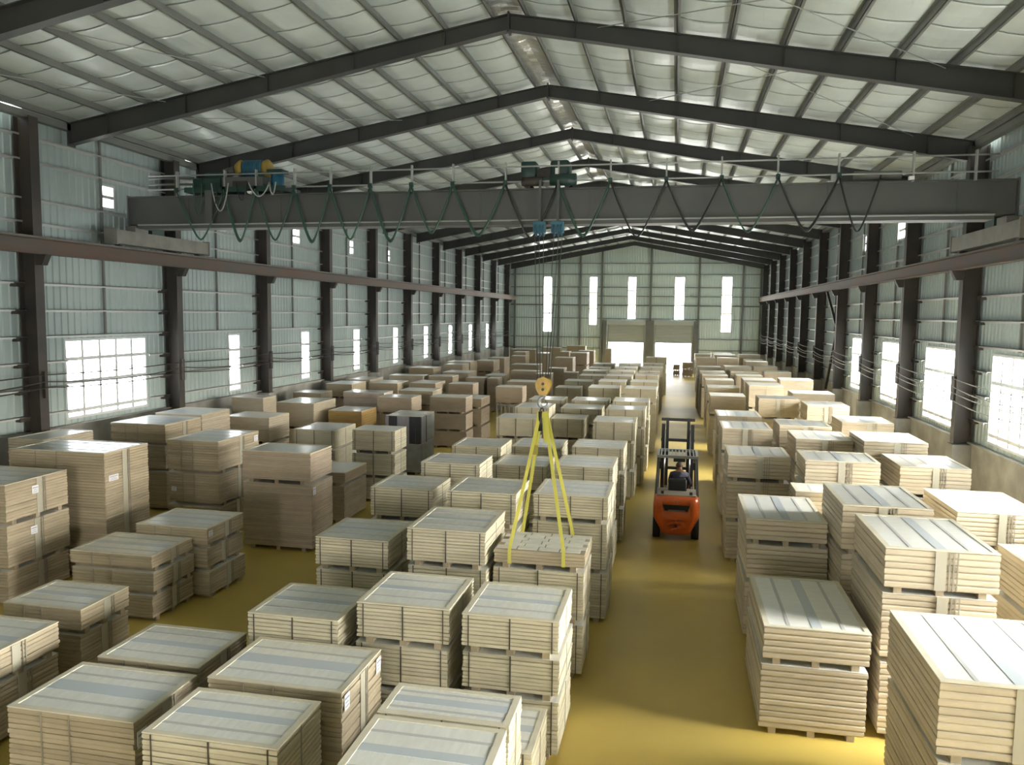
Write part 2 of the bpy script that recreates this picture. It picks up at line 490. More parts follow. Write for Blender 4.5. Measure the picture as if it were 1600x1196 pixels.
# ------------------------------------------------------------------ setting: plinths, columns, girts
for nm, x, s, hgt, cols in (('baseboard_left', WL, 1, PLL, LCOL), ('baseboard_right', WR, -1, PLR, RCOL)):
    mb = MB()
    xa, xb = sorted((x - s * 0.12, x + s * 0.14))
    mb.box(xa, xb, YB, YE, 0, hgt)
    pl = tag(mb.build(nm, 'concrete'), kind='structure')
    pier = MB().box(-0.3, 0.3, -0.26, 0.26, 0, hgt - 0.03).mesh('pier', 'concrete')
    for y in cols:
        obj('pier', pier, pl, (x + s * 0.36, y, 0))
    cap = MB().box(min(x + s * .0, x + s * 0.2), max(x + s * .0, x + s * 0.2), YB, YE, hgt, hgt + 0.05)
    cap.build('coping', 'concrete', pl)
for nm, cols in (('l', LCOL), ('r', RCOL)):
    wall = wl if nm == 'l' else wr
    xc = XL if nm == 'l' else XR
    z0 = (PLL if nm == 'l' else PLR) - 0.04
    cm = MB()
    H = zraf(xc) - 0.15 - z0
    cm.box(-0.25, -0.225, -0.15, 0.15, 0, H).box(0.225, 0.25, -0.15, 0.15, 0, H).box(-0.225, 0.225, -0.012, 0.012, 0, H)
    cm.box(-0.3, 0.3, -0.2, 0.2, 0, 0.03)
    me = cm.mesh('column', 'column_steel')
    for y in cols: obj('column', me, wall, (xc, y, z0))
    post = MB().box(-0.035, 0.035, -0.03, 0.03, 0, 10.85 - (5.05 if nm == 'l' else 4.95)).mesh('wind_post', 'purlin_steel')
    for y in cols:
        obj('wind_post', post, wall, ((WL + 0.1) if nm == 'l' else (WR - 0.1), y + 3.0, 5.05 if nm == 'l' else 4.95))
    s = 1 if nm == 'l' else -1
    x = WL if nm == 'l' else WR
    holes = [h[:4] for h in (LWIN + LHIGH if nm == 'l' else RWIN + RHIGH)]
    for z in (2.9, 3.62, 4.33, 5.04, 5.76, 6.48, 8.1, 8.72, 9.72, 10.35):
        segs = [(YB + 0.05, YE - 0.05)]
        for h in holes:
            if h[2] - 0.05 < z < h[3] + 0.05:
                ns = []
                for a, b in segs:
                    if h[0] > a and h[1] < b: ns += [(a, h[0]), (h[1], b)]
                    else: ns.append((a, b))
                segs = ns
        mb = MB()
        for a, b in segs:
            xa, xb = x + s * 0.035, x + s * 0.16
            mb.box(min(xa, xb), max(xa, xb), a, b, z - 0.012, z + 0.0)
            mb.box(min(xa, xa + s * .015), max(xa, xa + s * .015), a, b, z - 0.075, z + 0.0)
            mb.box(min(xb - s * .015, xb), max(xb - s * .015, xb), a, b, z - 0.05, z + 0.0)
        mb.build('girt', 'girt_steel', wall)
        bk = MB().box(-0.09, 0.09, -0.16, 0.16, -0.11, 0.0).mesh('girt_bracket', 'column_steel')
        for y in cols:
            if 12 < y < 56 and z < 7: obj('girt_bracket', bk, wall, (x + s * 0.1, y - 0.22, z - 0.02))
# end-wall framing
for x in (-16.4, -11.8, -9.6, -7.4, -2.52, 2.2, 6.4, 8.1):
    MB().box(x - 0.09, x + 0.09, YE - 0.3, YE - 0.06, 0, zraf(x) - 0.1).build('wind_column', 'purlin_steel', wf)
for z in (2.4, 3.5, 5.45, 6.76, 7.7, 8.6, 9.9, 11.0):
    segs = [(WL + 0.2, WR - 0.2)] if z < 10.5 else [(XRG - (13.0 - z) / SLOPE, XRG + (13.0 - z) / SLOPE)]
    for h in EWIN + [(d[0] - .5, d[1] + .5, d[2], d[3]) for d in EDOOR]:
        if h[2] - .02 < z < h[3] + .02:
            ns = []
            for a, b in segs:
                if h[0] > a and h[1] < b: ns += [(a, h[0]), (h[1], b)]
                else: ns.append((a, b))
            segs = ns
    mb = MB()
    for a, b in segs: mb.box(a, b, YE - 0.16, YE - 0.035, z - 0.05, z + (0.06 if z == 6.76 else 0.01))
    mb.build('girt', 'purlin_steel', wf)

# ------------------------------------------------------------------ setting: roof
mb = MB()
ZS = 0.34
for s, xe in ((-1, WL - 0.1), (1, WR + 0.1)):
    mb.quad((XRG, YB - .2, RTOP + ZS), (xe, YB - .2, zraf(xe) + ZS), (xe, YE + .2, zraf(xe) + ZS), (XRG, YE + .2, RTOP + ZS))
ceil = tag(mb.build('ceiling', 'roof_metal'), kind='structure')
PUR = 0.17
for s, xe, npur in ((-1, WL, 11), (1, WR, 11)):
    xs = [XRG + s * (0.42 + 1.2 * k) for k in range(npur)]
    xs = [x for x in xs if abs(x - XRG) < abs(xe - XRG) - 0.1]
    for x in xs:
        z = zraf(x)
        m_ = MB()
        m_.box(x - 0.012, x + 0.012, YB, YE, z, z + PUR).box(x - 0.01, x + 0.075, YB, YE, z, z + 0.014).box(x - 0.075, x + 0.01, YB, YE, z + PUR - 0.014, z + PUR)
        m_.build('purlin', 'purlin_steel', ceil)
    # insulation blankets, one strip every 1.2 m, sagging between the purlins
    pts = [XRG] + xs + [xe]
    cross = []
    for a, b in zip(pts, pts[1:]):
        for k in range(6):
            t = k / 6
            xx = a + (b - a) * t
            cross.append((xx, zraf(xx) + PUR + 0.012 - (0.055 * math.sin(math.pi * t) if abs(b - a) > 0.7 else 0)))
    cross.append((xe, zraf(xe) + PUR + 0.012))
    bm_ = MB()
    BW = 1.2
    rows = ((0.012, 0.09), (0.016, 0.02), (0.08, 0.002), (BW / 2, -0.012), (BW - 0.08, 0.002), (BW - 0.016, 0.02), (BW - 0.012, 0.09))
    for (x0, z0), (x1, z1) in zip(cross, cross[1:]):
        for (y0, d0), (y1, d1) in zip(rows, rows[1:]):
            bm_.quad((x0, y0, z0 + d0), (x1, y0, z1 + d0), (x1, y1, z1 + d1), (x0, y1, z0 + d1))
    for (x0, z0), (x1, z1) in zip(cross, cross[1:]):       # dark seam tape along one edge
        bm_.quad((x0, -0.014, z0 + 0.006), (x1, -0.014, z1 + 0.006), (x1, 0.014, z1 + 0.006), (x0, 0.014, z0 + 0.006))
    bm_.mats = ['insulation', 'seam_dark']
    nq = (len(cross) - 1) * (len(rows) - 1)
    bm_.mi = [0 if k < nq else 1 for k in range(len(bm_.f))]
    me = bm_.mesh('insulation_blanket')
    me.polygons.foreach_set('use_smooth', [True] * len(me.polygons))
    y = YB
    while y < YE - 0.3:
        obj('insulation_blanket', me, ceil, (0, y, 0))
        y += BW
# ridge foil strip
rb = MB()
random.seed(3)
yy = YB
prev = None
while yy < YE:
    ring = [(XRG + dx + random.uniform(-.03, .03), yy, RTOP + PUR - 0.02 - 0.17 * abs(dx) + random.uniform(-.025, .02)) for dx in (-0.42, -0.2, 0, 0.2, 0.42)]
    if prev:
        for k in range(4): rb.quad(prev[k], prev[k + 1], ring[k + 1], ring[k])
    prev = ring
    yy += 0.16
rb.build('ridge_foil', 'foil', ceil)
# rafters
for s, xe in ((-1, XL + 0.1), (1, XR - 0.1)):
    rm = MB()
    d0, d1 = 0.38, 0.58
    za, zb_ = RTOP, zraf(xe)
    fw = 0.12
    def slab(y0, y1, ta, tb, ba, bb):
        a, b = (XRG, xe) if s > 0 else (xe, XRG)
        A = (ta, ba) if s > 0 else (tb, bb)
        B = (tb, bb) if s > 0 else (ta, ba)
        rm.hexa([(a, y0, A[1]), (b, y0, B[1]), (b, y1, B[1]), (a, y1, A[1]), (a, y0, A[0]), (b, y0, B[0]), (b, y1, B[0]), (a, y1, A[0])])
    slab(-fw, fw, za, zb_, za - 0.02, zb_ - 0.02)
    slab(-fw, fw, za - d0 + 0.02, zb_ - d1 + 0.02, za - d0, zb_ - d1)
    slab(-0.012, 0.012, za - 0.02, zb_ - 0.02, za - d0 + 0.02, zb_ - d1 + 0.02)
    for k in range(1, 6):
        x = XRG + s * (0.42 + 2.4 * k - 1.2)
        t = abs(x - XRG) / abs(xe - XRG)
        zt = zraf(x)
        rm.box(x - 0.008, x + 0.008, -fw + .02, fw - .02, zt - (d0 + (d1 - d0) * t) + 0.02, zt - 0.02)
    ex0, ex1 = sorted((xe, xe + s * 0.02))
    rm.box(ex0, ex1, -0.15, 0.15, zb_ - d1 - 0.05, zb_ + 0.03)
    px0, px1 = sorted((XRG, XRG + s * 0.025))
    rm.box(px0, px1, -0.15, 0.15, RTOP - d0 - 0.06, RTOP + 0.04)
    me = rm.mesh('rafter', 'rafter_steel')
    for y in FRAMES:
        obj('rafter', me, ceil, (0, y, 0))
    # eave beam that carries the rafters between the columns
    MB().box(xe if s > 0 else xe - 0.2, xe + 0.2 if s > 0 else xe, YB, YE, zb_ - 0.2, zb_ - 0.02).build('eave_strut', 'purlin_steel', ceil)
# eave gutter closure, in lengths with thin gaps of daylight between
random.seed(8)
for s, x in ((-1, WL), (1, WR)):
    y = YB
    while y < YE:
        ln = random.uniform(2.0, 5.5)
        MB().box(min(x, x - s * 0.28), max(x, x - s * 0.28), y, min(YE, y + ln), 10.86, 11.02).build('eave_flashing', 'roof_metal', ceil)
        y += ln + random.choice((0.0, 0.0, 0.35, 0.8))
# roof bracing rods
for (a, b) in (((-12.9, 13.6), (-10.6, 19.2)), ((-2.2, 13.6), (5.6, 19.2)), ((5.4, 13.6), (-2.0, 19.2)), ((0.5, 19.6), (6.6, 25.2)), ((-1.0, 25.2), (3.4, 19.6)),
               ((-13.5, 19.2), (-16.0, 13.6)), ((-15.0, 19.6), (-9.0, 25.2))):
    MB().tube([(a[0], a[1], zraf(a[0]) - 0.12), (b[0], b[1], zraf(b[0]) - 0.12)], 0.012, 6).build('brace_rod', 'pipe_grey', ceil)
# brace on the right-hand wall
MB().bar((8.2, 46.7, 7.3), (8.2, 43.3, 5.2), 0.12, 0.12).build('brace', 'column_steel', wr)
MB().bar((8.2, 43.3, 5.2), (8.2, 45.7, 1.9), 0.12, 0.12).build('brace', 'column_steel', wr)

# ------------------------------------------------------------------ board bundles
STACKS = [
 ('r1a', 1.32, 2.71, 11.01, 13.2, 1.53, [0.53, 1.0]),
 ('r1b', 1.34, 2.71, 14.3, 16.28, 2.2, [0.45, 0.7, 1.05]),
 ('r1c', 1.3, 2.7, 18.85, 20.26, 2.55, [0.605, 0.972, 0.972]),
 ('r1d', 1.4, 2.77, 22.99, 24.64, 2.6, [0.705, 0.948, 0.948]),
 ('r1e', 1.44, 2.84, 26.53, 28.18, 2.52, [0.705, 0.909, 0.909]),
 ('r1f', 1.5, 2.9, 33.18, 34.58, 2.52, [0.835, 1.684]),
 ('r1g', 1.53, 2.93, 36.82, 38.12, 2.55, [0.705, 1.843]),
 ('r1h', 1.6, 3.0, 41.18, 42.51, 2.54, [0.705, 1.833]),
 ('r1i', 1.57, 2.97, 45.17, 46.57, 2.47, [0.705, 1.77]),
 ('r1j', 1.49, 2.89, 46.72, 48.02, 2.57, [0.705, 1.861]),
 ('r1k', 1.41, 2.81, 49.71, 51.01, 2.66, [0.705, 1.953]),
 ('r1l', 1.58, 2.98, 60.12, 61.57, 2.67, [0.885, 1.788]),
 ('r1m', 1.85, 3.25, 74.49, 75.94, 2.26, [0.705, 1.554]),
 ('r2b', 2.87, 4.29, 11.2, 13.07, 2.7, [0.62, 0.98, 1.1]),
 ('r2c', 2.75, 4.12, 13.4, 15.15, 2.75, [0.805, 0.973, 0.973]),
 ('r2d', 2.83, 4.34, 17.63, 18.95, 2.72, [0.585, 0.712, 0.712, 0.712]),
 ('r2e', 3.27, 4.72, 22.06, 23.77, 2.52, [0.705, 0.908, 0.908]),
 ('r2f', 3.09, 4.54, 24.01, 25.52, 2.61, [0.705, 0.951, 0.951]),
 ('r2g', 3.19, 4.64, 30.92, 32.3, 2.69, [0.765, 1.928]),
 ('r2h', 3.28, 4.73, 36.01, 37.87, 2.75, [1.035, 1.719]),
 ('r2i', 3.26, 4.73, 38.64, 40.28, 2.78, [2.78]),
 ('r2j', 3.47, 4.92, 46.06, 47.51, 2.44, [2.444]),
 ('r2k', 3.25, 4.85, 47.66, 48.96, 2.55, [2.55]),
 ('r2l', 3.01, 4.55, 49.05, 50.5, 2.75, [2.75]),
 ('r2m', 3.16, 4.61, 60.09, 61.54, 2.7, [2.7]),
 ('r2n', 3.04, 4.66, 62.92, 64.37, 2.78, [2.78]),
 ('r2o', 2.91, 4.54, 65.31, 66.76, 2.78, [2.78]),
 ('r3c', 5.15, 6.65, 19.22, 20.96, 2.4, [0.705, 0.847, 0.847]),
 ('r3d', 4.76, 6.26, 21.04, 22.83, 2.68, [0.705, 0.987, 0.987]),
 ('r3e', 5.13, 6.63, 25.63, 27.29, 2.57, [0.705, 0.932, 0.932]),
 ('r3f', 4.75, 6.18, 29.69, 31.29, 2.62, [0.705, 0.956, 0.956]),
 ('r3g', 4.63, 6.2, 32.54, 33.94, 2.78, [0.705, 2.075]),
 ('r3h', 5.05, 6.55, 39.59, 40.89, 2.77, [2.771]),
 ('r3i', 5.2, 6.7, 47.97, 49.42, 2.56, [2.557]),
 ('r3j', 5.2, 6.7, 54.36, 55.81, 2.47, [2.465]),
 ('r3k', 4.99, 6.49, 58.04, 59.42, 2.59, [2.592]),
 ('r3l', 5.57, 7.07, 66.01, 67.46, 2.29, [2.287]),
 ('r3m', 5.26, 6.94, 67.55, 69.0, 2.62, [2.62]),
 ('l11', -2.63, -1.34, 9.66, 10.93, 1.86, [0.5, 0.56, 0.8]),
 ('l12', -2.75, -1.28, 12.04, 13.12, 2.03, [0.3, 0.85, 0.88]),
 ('l13', -2.53, -1.12, 14.41, 15.8, 2.4, [0.505, 0.948, 0.948]),
 ('l14', -2.56, -1.25, 17.25, 18.64, 2.4, [0.635, 0.884, 0.884]),
 ('l15', -2.48, -1.17, 19.69, 20.98, 2.43, [0.635, 0.897, 0.897]),
 ('l16', -2.45, -1.13, 24.54, 25.96, 2.44, [0.645, 0.897, 0.897]),
 ('l17', -2.22, -0.91, 26.59, 27.9, 2.6, [0.635, 0.984, 0.984]),
 ('l18', -2.17, -0.86, 28.83, 30.32, 2.63, [0.635, 0.997, 0.997]),
 ('l19', -2.0, -0.69, 33.08, 34.58, 2.72, [0.635, 2.087]),
 ('l110', -2.06, -0.75, 38.29, 39.79, 2.57, [0.635, 1.939]),
 ('l111', -2.03, -0.81, 42.15, 43.6, 2.61, [0.635, 1.975]),
 ('l112', -2.04, -0.81, 46.41, 47.86, 2.52, [0.635, 1.881]),
 ('l113', -2.0, -0.68, 48.06, 49.51, 2.64, [0.635, 2.001]),
 ('l114', -2.05, -0.74, 53.98, 55.43, 2.49, [0.635, 1.858]),
 ('l115', -1.99, -0.52, 56.94, 58.39, 2.78, [0.635, 2.145]),
 ('l21', -4.14, -2.83, 9.76, 11.07, 1.85, [0.555, 0.645, 0.645]),
 ('l22', -4.16, -2.85, 11.87, 13.33, 2.31, [0.605, 0.854, 0.854]),
 ('l23', -4.04, -2.73, 13.72, 15.01, 2.52, [0.635, 0.944, 0.944]),
 ('l24', -4.12, -2.84, 17.82, 19.18, 2.24, [0.635, 0.801, 0.801]),
 ('l25', -4.2, -2.89, 20.38, 21.88, 2.25, [0.635, 0.807, 0.807]),
 ('l26', -4.05, -2.89, 26.17, 27.49, 2.26, [0.705, 0.777, 0.777]),
 ('l27', -3.93, -2.47, 27.62, 29.12, 2.45, [0.635, 0.908, 0.908]),
 ('l28', -3.74, -2.39, 29.26, 30.55, 2.57, [0.635, 0.965, 0.965]),
 ('l29', -3.61, -2.3, 33.78, 35.28, 2.65, [0.635, 2.012]),
 ('l210', -3.56, -2.25, 37.79, 39.29, 2.59, [0.635, 1.952]),
 ('l211', -3.41, -2.1, 40.24, 41.69, 2.68, [2.683]),
 ('l212', -3.38, -2.07, 42.22, 43.67, 2.78, [2.78]),
 ('l213', -3.34, -2.08, 45.11, 46.56, 2.78, [2.78]),
 ('l214', -3.36, -2.04, 48.66, 50.11, 2.78, [2.78]),
 ('l31', -5.71, -4.36, 9.65, 10.89, 1.6, [0.635, 0.965]),
 ('l32', -5.89, -4.58, 12.13, 13.43, 1.97, [0.545, 0.714, 0.714]),
 ('l33', -5.9, -4.59, 14.64, 15.88, 2.29, [0.645, 0.823, 0.823]),
 ('l34', -5.28, -3.97, 15.96, 17.16, 2.58, [0.635, 0.974, 0.974]),
 ('l35', -5.43, -4.16, 18.87, 20.21, 2.46, [0.635, 0.913, 0.913]),
 ('l36', -5.63, -4.32, 24.77, 25.95, 2.41, [0.665, 0.871, 0.871]),
 ('l37', -5.27, -4.09, 26.02, 27.52, 2.62, [0.635, 0.992, 0.992]),
 ('l38', -5.39, -4.08, 29.33, 30.69, 2.54, [0.635, 0.953, 0.953]),
 ('l39', -6.17, -4.86, 41.22, 42.67, 1.9, [1.903]),
 ('l310', -5.87, -4.4, 42.77, 44.22, 2.14, [2.136]),
 ('l311', -5.26, -3.85, 44.28, 45.73, 2.35, [2.352]),
 ('l312', -5.25, -3.89, 45.8, 47.25, 2.51, [2.506]),
 ('l313', -5.17, -3.86, 48.56, 50.01, 2.51, [2.515]),
 ('l314', -5.07, -3.69, 50.11, 51.56, 2.66, [2.66]),
 ('f1', -7.43, -5.77, 7.35, 8.54, 1.2, [1.2]),
 ('f2', -7.36, -5.86, 8.72, 9.87, 1.2, [1.2]),
 ('f3', -5.44, -3.87, 7.05, 8.08, 1.3, [1.3]),
 ('f4', -5.49, -3.72, 8.33, 9.58, 1.3, [1.3]),
 ('g2', -10.15, -8.75, 10.06, 11.14, 1.2, [0.4, 0.8]),
 ('g3', -11.06, -9.32, 12.49, 13.75, 1.25, [0.31, 0.44, 0.5]),
 ('g4', -10.65, -9.03, 13.82, 15.15, 1.43, [0.4, 0.48, 0.55]),
 ('g5', -14.25, -11.87, 14.48, 15.9, 2.7, [2.7]),
 ('g6', -16.15, -15.11, 16.36, 18.04, 2.55, [0.885, 0.832, 0.832]),
 ('g7', -15.96, -14.18, 19.76, 21.5, 2.5, [0.6, 0.75, 1.15]),
 ('g8', -12.93, -11.45, 18.09, 20.09, 2.4, [0.85, 0.85, 0.7]),
 ('g9', -16.15, -14.5, 22.02, 23.62, 2.5, [0.785, 0.858, 0.858]),
 ('g10', -14.94, -13.26, 23.94, 25.36, 2.2, [0.885, 0.658, 0.658]),
 ('g11', -10.23, -8.43, 17.16, 18.34, 2.4, [0.76, 1.64]),
 ('g13', -11.94, -10.53, 23.13, 24.82, 2.0, [0.635, 0.682, 0.682]),
 ('g14', -9.58, -8.2, 22.3, 23.35, 2.2, [0.7, 0.75, 0.75]),
 ('g15', -12.96, -11.6, 27.91, 29.43, 2.0, [0.735, 1.265]),
 ('g16', -10.07, -8.74, 26.44, 28.0, 2.1, [1.0, 1.1]),
 ('g17', -13.7, -11.88, 31.0, 32.09, 2.4, [0.835, 1.565]),
 ('g18', -14.86, -13.32, 27.41, 29.36, 2.3, [0.985, 0.657, 0.657]),
 ('g19', -15.92, -14.66, 26.08, 27.03, 2.6, [0.785, 0.908, 0.908]),
 ('g20', -16.05, -14.77, 31.07, 32.23, 2.3, [0.685, 1.615]),
 ('g21', -16.06, -14.77, 34.38, 36.12, 2.4, [0.685, 1.715]),
 ('g22', -14.81, -13.31, 36.57, 38.24, 2.3, [0.685, 1.615]),
 ('g23', -12.85, -11.55, 37.19, 38.9, 2.3, [0.685, 1.615]),
 ('g24', -12.09, -10.5, 33.37, 34.76, 2.3, [0.685, 1.615]),
 ('g25', -11.6, -10.17, 29.55, 30.8, 2.4, [0.685, 0.857, 0.857]),
 ('g26', -10.24, -8.64, 32.16, 33.31, 2.2, [0.72, 0.75, 0.73]),
 ('g27', -9.73, -8.33, 33.65, 35.28, 2.0, [0.45, 0.8, 0.75]),
 ('g28', -8.08, -6.83, 35.43, 36.47, 2.4, [0.82]),
 ('g29', -11.23, -9.95, 38.39, 39.56, 2.2, [2.2]),
 ('g30', -11.99, -10.9, 44.59, 45.77, 2.0, [2.0]),
 ('g31', -10.7, -10.06, 44.61, 45.78, 2.0, [2.0]),
 ('g32', -13.29, -11.91, 41.47, 42.71, 2.3, [2.3]),
 ('g34', -13.77, -12.16, 45.74, 47.74, 2.2, [2.2]),
 ('g35', -13.93, -12.65, 54.62, 56.62, 2.4, [0.835, 1.565]),
 ('g36', -13.97, -12.7, 58.48, 60.35, 2.4, [2.4]),
 ('g37', -16.02, -14.46, 46.08, 47.71, 2.4, [2.4]),
 ('g38', -15.55, -13.57, 41.32, 42.41, 2.3, [2.3]),
 ('g39', -16.06, -14.9, 36.95, 38.77, 2.4, [0.685, 1.715]),
 ('g42', -14.9, -13.63, 49.82, 51.46, 2.4, [2.4]),
 ('g43', -15.51, -13.83, 52.63, 54.59, 2.4, [2.4]),
 ('g45', -13.65, -12.38, 65.46, 66.95, 2.2, [2.2]),
 ('g46', -11.02, -9.07, 53.01, 54.62, 2.3, [2.3]),
 ('g47', -10.08, -8.29, 48.43, 49.52, 2.2, [2.2]),
 ('g48', -11.35, -10.19, 46.7, 48.68, 2.0, [2.0]),
 ('g50', -8.68, -7.18, 40.66, 41.97, 2.2, [2.2]),
 ('g51', -8.24, -7.14, 51.56, 52.85, 2.2, [2.2]),
 ('g52', -9.17, -7.75, 60.83, 62.57, 2.4, [2.4]),
 ('g53', -8.74, -7.32, 66.88, 68.87, 2.5, [1.085, 1.415]),
 ('g54', -8.57, -7.14, 71.03, 72.4, 2.5, [2.5]),
 ('g56', -10.16, -9.34, 70.53, 72.29, 2.4, [2.4]),
 ('g57', -8.17, -7.26, 46.51, 47.65, 2.2, [2.2]),
 ('g58', -6.69, -5.86, 48.29, 49.27, 2.2, [2.2]),
 ('g59', -14.86, -13.69, 72.34, 74.34, 2.2, [2.2]),
 ('g60', -11.69, -10.74, 67.05, 69.05, 2.4, [2.4]),
 ('g0', -14.2, -12.46, 12.5, 14.08, 2.4, [0.8, 0.9, 0.7]),
 ('g1', -10.05, -8.55, 8.05, 9.4, 1.3, [0.45, 0.85]),
 ('g12', -10.5, -8.7, 19.75, 21.3, 1.4, [0.36, 1.04]),
 ('l10a', -3.02, -1.57, 7.66, 8.34, 1.5, [1.5]),
 ('l10b', -3.02, -1.58, 6.35, 7.6, 1.5, [1.5]),
 ('l10c', -2.9, -1.45, 8.4, 9.45, 0.8, [0.8]),
 ('r2a', 2.76, 4.32, 8.46, 10.44, 2.1, [0.86, 1.24]),
 ('r3a', 5.46, 7.0, 12.4, 14.43, 2.0, [0.785, 1.215]),
 ('r3b', 5.4, 6.95, 16.25, 18.3, 2.1, [0.705, 0.698, 0.698]),
 ('r2x', 2.47, 3.85, 16.35, 17.2, 2.3, [0.585, 0.857, 0.857]),
 ('e1', -0.1, 0.55, 77.5, 78.4, 1.05, [0.585, 0.465]),
 ('e2', 0.75, 1.7, 76.2, 77.6, 1.35, [0.685, 0.665]),
 ('g61', -15.9, -13.4, 76.0, 77.3, 2.3, [2.3]),
 ('g62', -12.9, -11.0, 76.5, 77.8, 2.5, [2.5]),
 ('g63', -10.4, -8.6, 77.0, 78.2, 2.7, [2.7]),
 ('g55', -6.6, -6.0, 76.5, 78, 2.5, [2.5]),
]

SKID = 0.085
ORD = ['first', 'second', 'third', 'fourth', 'fifth', 'sixth', 'seventh', 'eighth', 'ninth', 'tenth', 'eleventh', 'twelfth', 'thirteenth', 'fourteenth',
       'fifteenth', 'sixteenth', 'seventeenth', 'eighteenth', 'nineteenth', 'twentieth', 'twenty-first', 'twenty-second', 'twenty-third', 'twenty-fourth']
def unit_slab():          # chamfered slab, unit size, base at z=0
    c, cz = 0.0045, 0.24
    v = []
    for z, k in ((0, c), (cz, 0), (1 - cz, 0), (1, c)):
        h = 0.5 - k
        v += [(-h, -h, z), (h, -h, z), (h, h, z), (-h, h, z)]
    f = [(3, 2, 1, 0), (12, 13, 14, 15)]
    for r in range(3):
        for a in range(4):
            b = (a + 1) % 4
            f.append((r * 4 + a, r * 4 + b, r * 4 + 4 + b, r * 4 + 4 + a))
    return v, f
UV, UF = unit_slab()
_slab = {}
def slab_mesh(m):
    if m not in _slab:
        me = bpy.data.meshes.new('board')
        me.from_pydata(UV, [], UF)
        me.materials.append(MATS[m])
        _slab[m] = me
    return _slab[m]
_box = {}
def box_mesh(name, m):
    if (name, m) not in _box: _box[(name, m)] = MB().box(-.5, .5, -.5, .5, 0, 1).mesh(name, m)
    return _box[(name, m)]
def bpart(name, m, root, x0, x1, y0, y1, z0, z1):
    return obj(name, box_mesh(name, m), root, ((x0 + x1) / 2, (y0 + y1) / 2, z0), (x1 - x0, y1 - y0, z1 - z0))

# row name, board colour, thickness, style for every stack
def style_of(n, y0):
    if n[0] == 'l': return 'board_pale', 0.054, 'A'
    if n[0] == 'r': return 'board_cream', 0.085, 'B'
    if n[0] == 'e': return 'board_brown', 0.07, 'D'
    if n == 'g15': return 'board_orange', 0.09, 'D'
    if n == 'g16': return 'board_grey', 0.06, 'D'
    if n == 'g17': return 'board_pink', 0.25, 'W'
    if n == 'f3': return 'board_pale', 0.062, 'A'
    if n in ('g13', 'g14'): return 'board_pale', 0.058, 'A'
    if n in ('f1', 'f2', 'f4', 'g0', 'g1', 'g2', 'g3', 'g4', 'g5', 'g7', 'g8'): return 'board_tan', 0.062, 'C'
    if n in ('g11', 'g12', 'g26', 'g27', 'g28', 'g25', 'g29', 'g30', 'g31', 'g35', 'g36', 'g47', 'g50', 'g51', 'g52', 'g53', 'g54', 'g60', 'g34', 'g48', 'g45', 'g57', 'g58'): return 'board_brown', 0.05, 'D'
    if n in ('g6', 'g9', 'g10', 'g18', 'g19', 'g38'): return 'board_cream', 0.07, 'D'
    return 'board_tan', 0.06, 'D'
ROWNAME = {'l1': 'row along the left side of the aisle', 'l2': 'second row left of the aisle', 'l3': 'third row left of the aisle',
           'r1': 'row along the right side of the aisle', 'r2': 'second row right of the aisle', 'r3': 'row under the right-hand windows',
           'w': 'row along the left wall', 'v': 'second row from the left wall', 'u': 'third row from the left wall', 't': 'fourth row from the left wall'}
